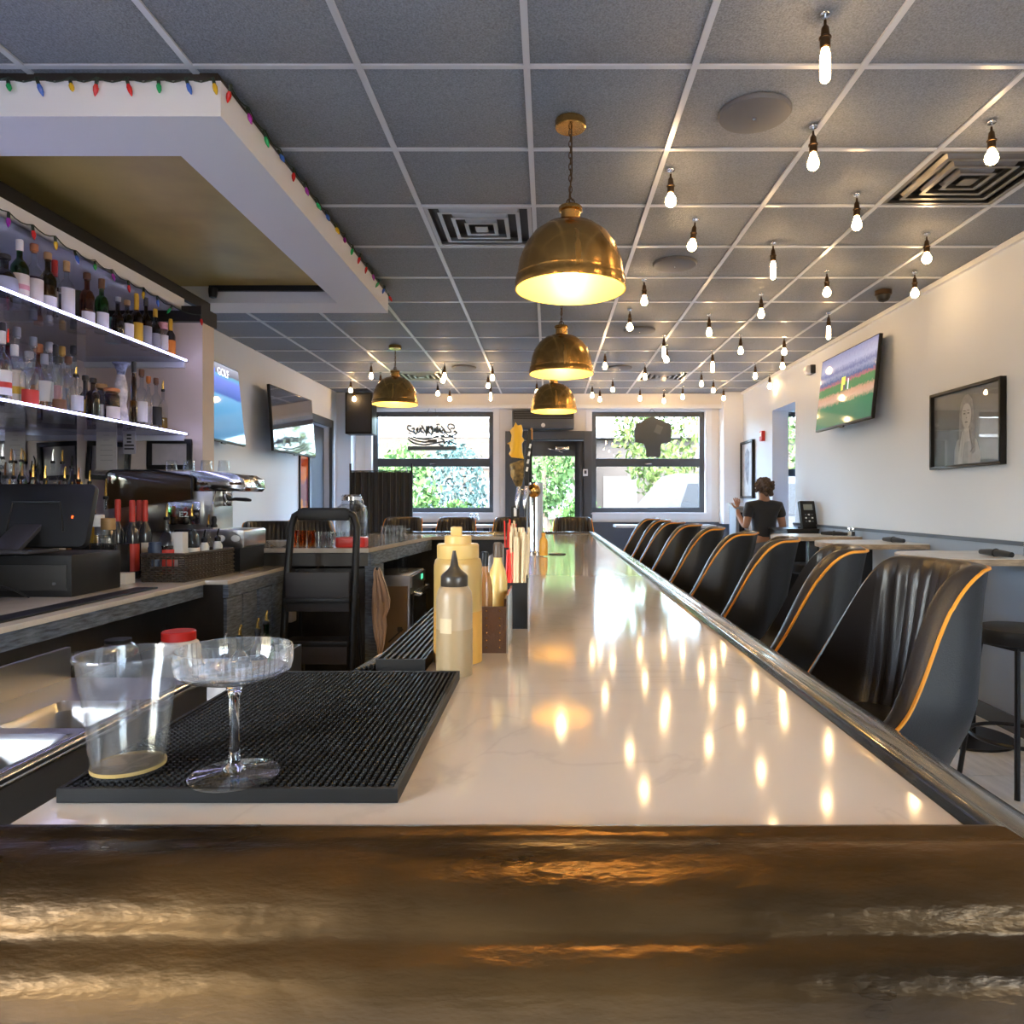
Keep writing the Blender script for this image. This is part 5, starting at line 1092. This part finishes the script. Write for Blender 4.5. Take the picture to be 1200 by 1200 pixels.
# person at the terminal, seen from behind
SKIN=mat('skin',(.42,.22,.13),.5); TEE=mat('black_tshirt',(.022,.023,.027),.85,sheen=.2); JEAN=mat('grey_denim',(.13,.135,.16),.85,bump=.15,bscale=300); HAIR=mat('brown_curls',(.075,.048,.032),.6,bump=.4,bscale=90)
def skin_obj(name,verts,edges,rad,m,parent,root=0,sub=2):
    me=bpy.data.meshes.new(name); me.from_pydata(verts,edges,[]); ob=put(me,name,parent); me.materials.append(m)
    md=ob.modifiers.new('Skin','SKIN'); md.use_smooth_shade=True
    for i,r in enumerate(rad):
        sv=me.skin_vertices[0].data[i]; sv.radius=r if isinstance(r,tuple) else (r,r); sv.use_root=(i==root)
    ob.modifiers.new('Subsurf','SUBSURF').levels=sub; ob.modifiers[-1].render_levels=sub
    dg=bpy.context.evaluated_depsgraph_get(); ev=ob.evaluated_get(dg); nm=bpy.data.meshes.new_from_object(ev); ob.modifiers.clear(); ob.data=nm; nm.name=name
    nm.materials.clear(); nm.materials.append(m); nm.shade_smooth()
    return ob
pe=thing('person','person in black t-shirt and grey jeans standing with back turned, one hand raised','person',(2.43,8.05,0),.12)
bv=[(0,0,.92),(0,0,1.05),(0,0,1.2),(0,.01,1.33),(0,0,1.40),(0,.01,1.47),(0,.015,1.545),
    (.10,0,.86),(.11,.02,.48),(.11,0,.09),(.115,.11,.035),(-.10,0,.86),(-.11,.03,.48),(-.11,0,.09),(-.115,.11,.035),
    (-.165,0,1.335),(-.225,-.02,1.09),(-.235,.17,1.23),(-.235,.19,1.30),
    (.165,0,1.335),(.225,-.01,1.08),(.235,.13,.90),(.235,.16,.85)]
be=[(0,1),(1,2),(2,3),(3,4),(4,5),(5,6),(0,7),(7,8),(8,9),(9,10),(0,11),(11,12),(12,13),(13,14),(3,15),(15,16),(16,17),(17,18),(3,19),(19,20),(20,21),(21,22)]
br=[(.15,.105),(.125,.09),(.135,.10),(.125,.09),.052,.06,(.075,.088),.083,.058,.04,.036,.083,.058,.04,.036,.055,.042,.028,.024,.055,.042,.028,.024]
skin_obj('body',bv,be,br,SKIN,pe)
def hand(base,up,side,fwd):
    b=Vector(base); up=Vector(up).normalized(); side=Vector(side).normalized(); fwd=Vector(fwd).normalized()
    v=[b,b+up*.05]; e=[(0,1)]; r=[(.016,.024),(.015,.034)]
    for k,(o2,L) in enumerate(((-.027,.062),(-.009,.072),(.009,.068),(.027,.052))):
        i=len(v); v+=[b+up*.075+side*o2,b+up*(.075+L*.55)+side*o2*1.2+fwd*.012,b+up*(.075+L*.85)+side*o2*1.25+fwd*.032]; r+=[.0095,.0085,.007]; e+=[(1,i),(i,i+1),(i+1,i+2)]
    i=len(v); v+=[b+up*.025+side*-.038+fwd*.01,b+up*.055+side*-.052+fwd*.024,b+up*.075+side*-.055+fwd*.03]; r+=[.012,.0095,.008]; e+=[(0,i),(i,i+1),(i+1,i+2)]
    skin_obj('hand',v,e,r,SKIN,pe,0,1)
hand((-.235,.19,1.30),(0,.1,1),(1,0,0),(0,1,-.2)); hand((.235,.16,.85),(0,.5,-1),(1,0,0),(0,1,.4))
skin_obj('tshirt',[(0,0,.955),(0,0,1.05),(0,0,1.2),(0,.01,1.33),(0,.008,1.405),(-.17,0,1.33),(-.205,-.012,1.19),(.17,0,1.33),(.205,-.012,1.19)],[(0,1),(1,2),(2,3),(3,4),(3,5),(5,6),(3,7),(7,8)],[(.165,.12),(.142,.105),(.152,.115),(.142,.105),(.075,.065),.07,.062,.07,.062],TEE,pe)
skin_obj('jeans',[(0,0,.97),(0,-.01,.88),(.105,0,.80),(.112,.02,.48),(.112,0,.10),(-.105,0,.80),(-.112,.03,.48),(-.112,0,.10)],[(0,1),(1,2),(2,3),(3,4),(1,5),(5,6),(6,7)],[(.158,.118),(.155,.122),.098,.068,.055,.098,.068,.055],JEAN,pe)
for s in (-1,1): MB().prism(rrect(-.045,.045,-.07,.17,.04),0,.07).obj('shoe',BLACK,pe,loc=(s*.115,.0,0),bevel=.015)
f=MB(); rr=random.Random(3)
for k in range(150):
    a=rr.uniform(0,2*PI); b2=math.acos(rr.uniform(-.55,1)); v=Vector((math.sin(b2)*math.cos(a),math.sin(b2)*math.sin(a),math.cos(b2)))
    if v.y>.45 and v.z<.5: continue
    f.ball(Vector((0,.005,1.545))+Vector((v.x*.088,v.y*.095,v.z*.098)),rr.uniform(.014,.026),6,4)
for k in range(60): f.ball((rr.uniform(-.05,.06),rr.uniform(-.14,-.085),rr.uniform(1.45,1.60)),rr.uniform(.014,.026),6,4)
f.ball((0,-.01,1.56),.092,16,10); f.obj('hair',HAIR,pe,recalc=False)

# ------------------------------------------------------------------ left wall: televisions, banner, speaker, screen
GOLF=bands('golf_broadcast',[(0,(.04,.12,.22)),(.40,(.06,.20,.36)),(.58,(.10,.26,.45)),(.61,(.05,.09,.30)),(.80,(.12,.17,.52)),(.86,(.10,.28,.40)),(.88,(.12,.12,.15)),(1,(.28,.29,.36))],2,-.35,.35,.8,.03,4)
ANL=-PI/2
t2,_=tv('wall television with a blue golf menu beside the alcove end wall',(-2.93,6.30,2.26),(0,0,PI/2),.98,.72,GOLF,.125); t2.rotation_euler=Euler((-.10,0,PI/2+.04),'XYZ')
# screens face local -y ; rotating +90 deg about z turns that to +x
text_mesh('screen_lettering','GOLF',.10,mat('screen_text',(.9,.9,.95),.3,emit=(.8,.82,.9),es=1),t2,Matrix.Translation((.12,-.0336,.275))@Matrix.Rotation(PI/2,4,'X'))
MB().lathe([(0,0),(.045,0),(.045,.0012),(0,.0012)],20,(-.10,-.0326,.27),Matrix.Rotation(PI/2,3,'X')).obj('screen_logo',mat('screen_blue',(.05,.12,.5),.3,emit=(.08,.16,.6),es=.9),t2)
t3,_=tv('wall television switched off, hung between the golf screen and the doorway',(-2.90,8.05,2.26),(0,0,PI/2),1.22,.70,mat('dark_screen',(.06,.06,.09),.05,coat=1,spec=.8),.17); t3.rotation_euler=Euler((-.07,0,PI/2-.03),'XYZ')
o=thing('wall_banner','tall orange and purple banner on the wall beside the dark doorway','banner',(XL+.012,8.92,.95)); MB().bx(-.01,.006,-.15,.15,0,1.05).obj('cloth',bands('orange_art',[(0,(.75,.16,.02)),(.3,(.7,.22,.03)),(.36,(.18,.06,.10)),(.62,(.25,.08,.12)),(.7,(.72,.12,.02)),(1,(.45,.05,.02))],2,0,1.05,0,.25,3),o); MB().bx(-.01,.012,-.165,-.15,-.02,1.08).obj('edge_rod',BLACK,o)
o=thing('wall_speaker','black loudspeaker hung high in the far corner','speaker',(-2.66,10.12,2.33)); MB().bx(-.19,.19,-.14,.14,0,.58).obj('cabinet',BLACK,o,bevel=.012); MB().bx(-.165,.165,-.15,-.14,.03,.55).obj('grille',mat('grille_black',(.03,.03,.032),.7,bump=.3,bscale=300),o); MB().bx(-.03,.03,.14,.25,.25,.35).obj('bracket',BLACKM,o)
o=thing('privacy_screen','black pleated fabric screen standing in front of the neon sign window','screen',(-2.02,8.6,0))
f=MB(); rows=[[(-.36+.72*i/60,.018*math.sin(i*.9)+.008*math.sin(i*2.3),z) for i in range(61)] for z in (.08,.9,1.74)]; f.grid(rows); f.grid([[(x,y+.004,z) for x,y,z in r] for r in rows]); f.obj('curtain',mat('black_curtain',(.028,.028,.032),.9,sheen=.2),o,recalc=False)
for x in (-.37,.37): MB().cyl((x,0,0),(x,0,1.84),.012).obj('pole',BLACKM,o); MB().box((x,0,.012),(.05,.4,.024)).obj('foot',BLACKM,o)
MB().cyl((-.37,0,1.75),(.37,0,1.75),.008).obj('cross_bar',BLACKM,o)
o=thing('air_curtain','dark air curtain unit mounted above the entrance door','air curtain',(-.08,YB-.18,2.44)); MB().bx(-.45,.45,-.05,.14,0,.27).obj('housing',GREYP,o,bevel=.02); MB().bx(-.43,.43,-.056,-.05,.14,.25).obj('intake_grille',BLACK,o)
for k in range(4): MB().bx(-.42,.42,-.06,-.056,.155+.024*k,.163+.024*k).obj('grille_slat',GREYP,o)
MB().lathe([(0,0),(.03,0),(.03,.005),(0,.006)],16,(0,-.05,.05),Matrix.Rotation(PI/2,3,'X')).obj('badge',WHITEP,o)
o=thing('thermostat','small white thermostat beside the entrance door frame','thermostat',(.535,YB-.061,1.80)); o.location=(.72-.18,YB-.062,1.76); MB().bx(-.035,.035,-.02,0,0,.10).obj('case',WHITE,o,bevel=.004); MB().bx(-.018,.018,-.022,-.02,.03,.08).obj('display',GREYP,o)
# neon script sign (dark, read from outside so reversed indoors)
def Q(x,y,Y=10.415): 
    p=px(x,y,Y); return (p.x,p.y,p.z)
o=thing('neon_sign','unlit script neon sign hanging in the window, lettering reversed','sign',(0,0,0))
NEO=mat('unlit_neon_tube',(.06,.085,.10),.35)
def zc(x,y): return (470+x*80/1200,480+y*60/900)
def stroke(pts,r=.011,name='neon_stroke'):
    P=[zc(*p) for p in pts]; out=[]
    for i in range(len(P)-1):       # Catmull-Rom through the points
        p0=P[max(i-1,0)];p1=P[i];p2=P[i+1];p3=P[min(i+2,len(P)-1)]
        for k in range(5):
            t=k/5; out.append(tuple(.5*((2*p1[a])+(-p0[a]+p2[a])*t+(2*p0[a]-5*p1[a]+4*p2[a]-p3[a])*t*t+(-p0[a]+3*p1[a]-3*p2[a]+p3[a])*t**3) for a in (0,1)))
    out.append(P[-1]); MB().tube([Q(a,b2) for a,b2 in out],r,6).obj(name,NEO,o)
stroke([(180,290),(130,285),(115,330),(150,370),(200,385),(250,400)])
stroke([(190,340),(230,330),(225,380),(260,440),(300,330),(270,350),(310,400),(340,320),(360,400),(330,330)])
stroke([(360,280),(400,340),(430,400),(380,320),(350,360),(400,410)])
stroke([(450,290),(445,380),(440,465),(460,400),(500,300),(470,330),(530,450),(560,330),(520,300),(570,380),(600,320)],.014)
stroke([(620,270),(670,265),(730,320),(790,390),(850,400),(880,380),(830,320),(825,275),(880,255),(935,290),(930,330),(870,330)],.009)
stroke([(600,390),(640,300),(650,390),(690,330),(700,400),(750,340),(770,400),(810,440),(900,460),(970,430),(965,390),(925,385)],.013)
stroke([(650,330),(620,400),(700,380),(760,450),(690,460),(800,480),(880,470),(960,510)],.012)
stroke([(140,410),(230,480),(400,520),(520,500),(660,465),(760,455)],.012,'neon_swoosh')
stroke([(125,465),(220,530),(380,570),(520,560)],.012,'neon_swoosh'); stroke([(120,515),(230,590),(400,620),(540,600),(700,570),(760,560)],.012,'neon_swoosh')
stroke([(700,500),(750,540),(760,600),(800,555),(850,600),(845,550),(900,580),(970,610)],.012,'neon_star'); stroke([(670,600),(700,630),(750,635)],.012,'neon_stroke')
a=Q(*zc(120,645)); b2=Q(*zc(972,715)); MB().bx(a[0],b2[0],10.405,10.43,b2[2],a[2]).obj('base_bar',mat('neon_bar',(.09,.12,.14),.4),o)
a=Q(*zc(470,525)); b2=Q(*zc(630,580)); MB().bx(a[0],b2[0],10.40,10.43,b2[2],a[2]).obj('transformer_box',GREYP,o); 
for xx in (260,440,665): MB().tube([Q(*zc(xx,400)),Q(*zc(xx,735))],.003,5).obj('support_rod',BLACKM,o)
for x0,x1 in ((300,500),(640,600)): MB().tube([Q(*zc(x0,330)),(Q(*zc(x1,60))[0],10.415,2.742)],.002,5).obj('hanging_wire',BLACKM,o)
# jersey sign in the right window
o=thing('jersey_sign','dark jersey-shaped sign hanging by wires in the window','sign',(0,0,0))
js=[(745,497),(757,491),(764,488),(772,491),(786,497),(787,505),(786,518),(775,520),(774,527),(774,535),(771,536),(768,535),(765,536),(762,535),(759,536),(757,534),(757,527),(754,520),(744,518),(743,505)]
pts=[]
for x,y in js: q=Q(x,y); pts.append((q[0],q[2]))
MB().prism(pts,10.405,10.425,'xz').obj('panel',mat('sign_grey',(.075,.085,.085),.5),o,bevel=.003)
a=Q(764,489)
for s in (-1,1): MB().tube([(a[0]+s*.12,10.415,a[2]-.02),(a[0],10.415,2.742)],.002,5).obj('hanging_wire',BLACKM,o)
MB().box((pts[8][0]-.03,10.403,pts[5][1]+.02),(.10,.003,.12),(0,.4,0)).obj('printed_mark',mat('sign_mark',(.13,.14,.14),.4),o)

# ------------------------------------------------------------------ coloured fairy lights
FC={'red':(.7,.02,.02),'yellow':(.8,.5,.02),'blue':(.06,.16,.6),'green':(.02,.42,.12),'purple':(.38,.03,.35)}
FM={k:MB().lathe([(0,-.045),(.0035,-.04),(.0085,-.026),(.0095,-.014),(.006,-.002),(.0045,0)],8).mesh('light_bulb',mat('fairy_'+k,c,.25,coat=.4)) for k,c in FC.items()}
FS=MB().lathe([(.0055,-.002),(.0065,.0),(.0062,.02),(.003,.024)],8).mesh('bulb_socket',mat('green_wire',(.012,.028,.016),.5))
def fairy(label,path,seq):
    o=thing('fairy_light_string',label,'string lights'); P=[Vector(p) for p in path]; out=[]
    for i in range(len(P)-1):
        for k in range(4): t=k/4; q=P[i].lerp(P[i+1],t); q.z-=.018*math.sin(PI*t); out.append(q)
    out.append(P[-1]); MB().tube(out,.0028,5).obj('wire',MATS['green_wire'],o)
    for i,q in enumerate(P):
        s=put(FS,'bulb_socket',o,q-Vector((0,0,.024)),(random.uniform(-.5,.5),random.uniform(-.5,.5),0)); b=put(FM[seq[i%len(seq)]],'light_bulb',o,s.location,s.rotation_euler)
YF=2.595
fairy('coloured fairy lights along the front edge of the white soffit',[(px(x,y,YF).x,YF,2.925) for x,y in ((-40,80),(10,80),(45,82),(83,85),(113,88),(150,86),(186,84),(220,85),(251,84))],['red','green','blue','yellow','red','red','green','blue','yellow'])
fairy('coloured fairy lights along the aisle side of the white soffit',[(-1.18,2.64+.165*k,2.925+.006*(k%2)) for k in range(17)],['red','purple','green','blue','red','purple','green','blue','yellow','purple','green','red'])
fairy('coloured fairy lights draped along the header above the upper bottles',[(-2.385,2.55+.15*k,2.695-.02*abs(math.sin(k*1.1))-.004*k) for k in range(14)]+[(-2.27,4.66,2.60)],['red','yellow','blue','green','purple','red','yellow','blue','green','purple','red','yellow','blue','green','red','yellow'])

# ------------------------------------------------------------------ outside
MB().bx(-40,40,YB+.25,70,-.30,-.16).obj('ground_outside',mat('asphalt',(.026,.026,.028),.95,spec=.03,var=.1,vscale=3),kind='structure')
MB().bx(-40,40,YB+.25,13.2,-.16,-.1).obj('pavement',mat('concrete',(.045,.044,.042),.95,spec=.03,var=.08,vscale=2),kind='structure')
def leafy(name,label,cat,c,rad,n,col,size,trunk=None,group=None,seed=1):
    rg=random.Random(seed); o=thing(name,label,cat,(c[0],c[1],-.15),0,group); f=MB()
    for k in range(n):
        a=rg.uniform(0,2*PI); u=rg.uniform(-1,1); r=rg.uniform(.55,1)**.5; s=math.sqrt(1-u*u)
        p=Vector((rad[0]*r*s*math.cos(a),rad[1]*r*s*math.sin(a),c[2]+.15+rad[2]*r*u)); p+=Vector((rg.gauss(0,.08),rg.gauss(0,.08),rg.gauss(0,.08)))
        if p.z<.02: continue
        R=Euler((rg.uniform(0,6),rg.uniform(0,6),rg.uniform(0,6))).to_matrix(); q=size*rg.uniform(.6,1.3)
        f.add([p+R@Vector(v) for v in ((-q,0,0),(0,-q*.5,0),(q,0,0),(0,q*.5,0))],[(0,1,2,3)])
    m=mat('leaves_'+name+str(col),col,.9,spec=.03,var=.35,vscale=3); lo2=f.obj('foliage',m,o,smooth=False,recalc=False); lo2['kind']='stuff'
    if trunk: MB().tube([(0,0,0),(.05,0,c[2]*.5),(0,.03,c[2]+.1)],[trunk,trunk*.8,trunk*.5],8).obj('trunk',mat('bark',(.12,.09,.06),.9),o)
    else: MB().tube([(0,0,0),(.03,0,c[2])],.03,6).obj('stem',mat('bark',(.12,.09,.06),.9),o)
GR=(.03,.07,.018)
leafy('weeping_tree','weeping pale green tree outside behind the black screen','tree',(-3.15,15.6,1.3),(.7,.6,1.35),2200,(.05,.10,.03),.08,.08,seed=2)
leafy('spruce_tree','blue-grey spruce outside between the building and the weeping tree','tree',(-2.5,19.0,1.5),(.8,.8,1.5),2200,(.04,.07,.065),.08,.08,seed=3)
for k,(x,y,rx,h) in enumerate(((-2.2,17.2,.75,.55),(-.75,17.6,.6,.5),(.75,17.2,.6,.6))): leafy('round_shrub',('wide round green shrub in front of the spruce','low round green shrub left of the entrance path','round green shrub seen through the entrance door')[k],'shrub',(x,y,h),(rx,.6,h+.25),2000,GR,.07,seed=10+k)
for k,(x,y) in enumerate(((-2.7,14.2),(-1.65,14.0),(-.6,14.2),(.45,14.1))): leafy('flowering_shrub','pale pinkish flowering shrub by the pavement outside','shrub',(x,y,.42),(.42,.4,.42),1300,(.12,.095,.085),.05,group='flowering shrubs outside',seed=20+k)
leafy('leafy_tree','tall leafy tree seen through the entrance door glass','tree',(-.15,20.5,2.6),(.9,.9,1.6),2200,(.045,.09,.03),.10,.10,seed=31)
leafy('leafy_tree','broad sunlit tree behind the parked van','tree',(4.6,22.0,4.0),(2.6,1.6,3.2),5200,(.055,.085,.025),.12,.16,seed=32)
leafy('leafy_tree','green tree beyond the side room window','tree',(6.5,19.2,2.6),(1.0,1.0,2.2),2400,(.05,.09,.03),.10,.1,seed=33)
b=thing('brick_building','pale beige building across the street with wide windows','building',(0,26,-.16))
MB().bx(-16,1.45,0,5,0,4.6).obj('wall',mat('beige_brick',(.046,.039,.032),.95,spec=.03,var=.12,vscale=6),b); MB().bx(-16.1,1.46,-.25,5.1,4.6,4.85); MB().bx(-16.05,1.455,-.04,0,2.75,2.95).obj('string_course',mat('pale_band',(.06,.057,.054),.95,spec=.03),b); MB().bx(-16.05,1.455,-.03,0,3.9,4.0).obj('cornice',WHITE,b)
for x in (-6.4,-4.2,-2.0,.2):
    for z in (.9,):
        f=MB().bx(x-.75,x+.75,-.06,.02,z,z+1.5).obj('window',mat('pale_band',(.06,.057,.054),.95),b); MB().bx(x-.66,x-.04,-.075,-.06,z+.08,z+1.42).obj('pane',GREYP,f); MB().bx(x+.04,x+.66,-.075,-.06,z+.08,z+1.42).obj('pane',GREYP,f)
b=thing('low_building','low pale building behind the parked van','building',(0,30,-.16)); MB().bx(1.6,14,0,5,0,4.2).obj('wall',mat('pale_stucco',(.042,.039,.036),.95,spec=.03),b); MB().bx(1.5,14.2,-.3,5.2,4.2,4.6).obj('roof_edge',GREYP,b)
for x in (3,5.5,8): MB().bx(x-.7,x+.7,-.05,.02,1.2,2.6).obj('window',GREYP,b)
v=thing('parked_van','silver-white van parked outside the jersey window','van',(3.7,15.0,-.16))
VB=mat('silver_van_paint',(.034,.038,.045),.6,spec=.1)
f=MB(); f.prism([(-2.4,.35),(2.4,.35),(2.45,.9),(2.4,1.95),(2.2,2.08),(-1.2,2.1),(-1.75,1.45),(-2.45,1.15),(-2.5,.6)],-.9,.9,'xz'); f.obj('body',VB,v,bevel=.06)
VGm=mat('van_glass',(.02,.024,.028),.3,spec=.1)
MB().prism([(-1.15,1.28),(-.4,1.28),(-.4,1.9),(-.95,1.9)],-.915,-.9,'xz').obj('side_window',VGm,v); MB().prism([(-.3,1.28),(.95,1.28),(.95,1.9),(-.3,1.9)],-.915,-.9,'xz').obj('side_window',VGm,v); MB().prism([(1.05,1.28),(2.2,1.28),(2.2,1.9),(1.05,1.9)],-.915,-.9,'xz').obj('side_window',VGm,v)
for x in (-1.6,1.55):
    for y in (-.86,.86):
        wv=MB().lathe([(.0,-.10),(.34,-.10),(.36,-.07),(.36,.07),(.34,.10),(0,.10)],28,(x,y,.36),Matrix.Rotation(PI/2,3,'X')).obj('wheel',RUBBER,v); MB().lathe([(0,-.105),(.2,-.105),(.21,-.09)],20,(x,y,.36),Matrix.Rotation(PI/2,3,'X') if y<0 else Matrix.Rotation(-PI/2,3,'X')).obj('hub_cap',CHROME,wv)
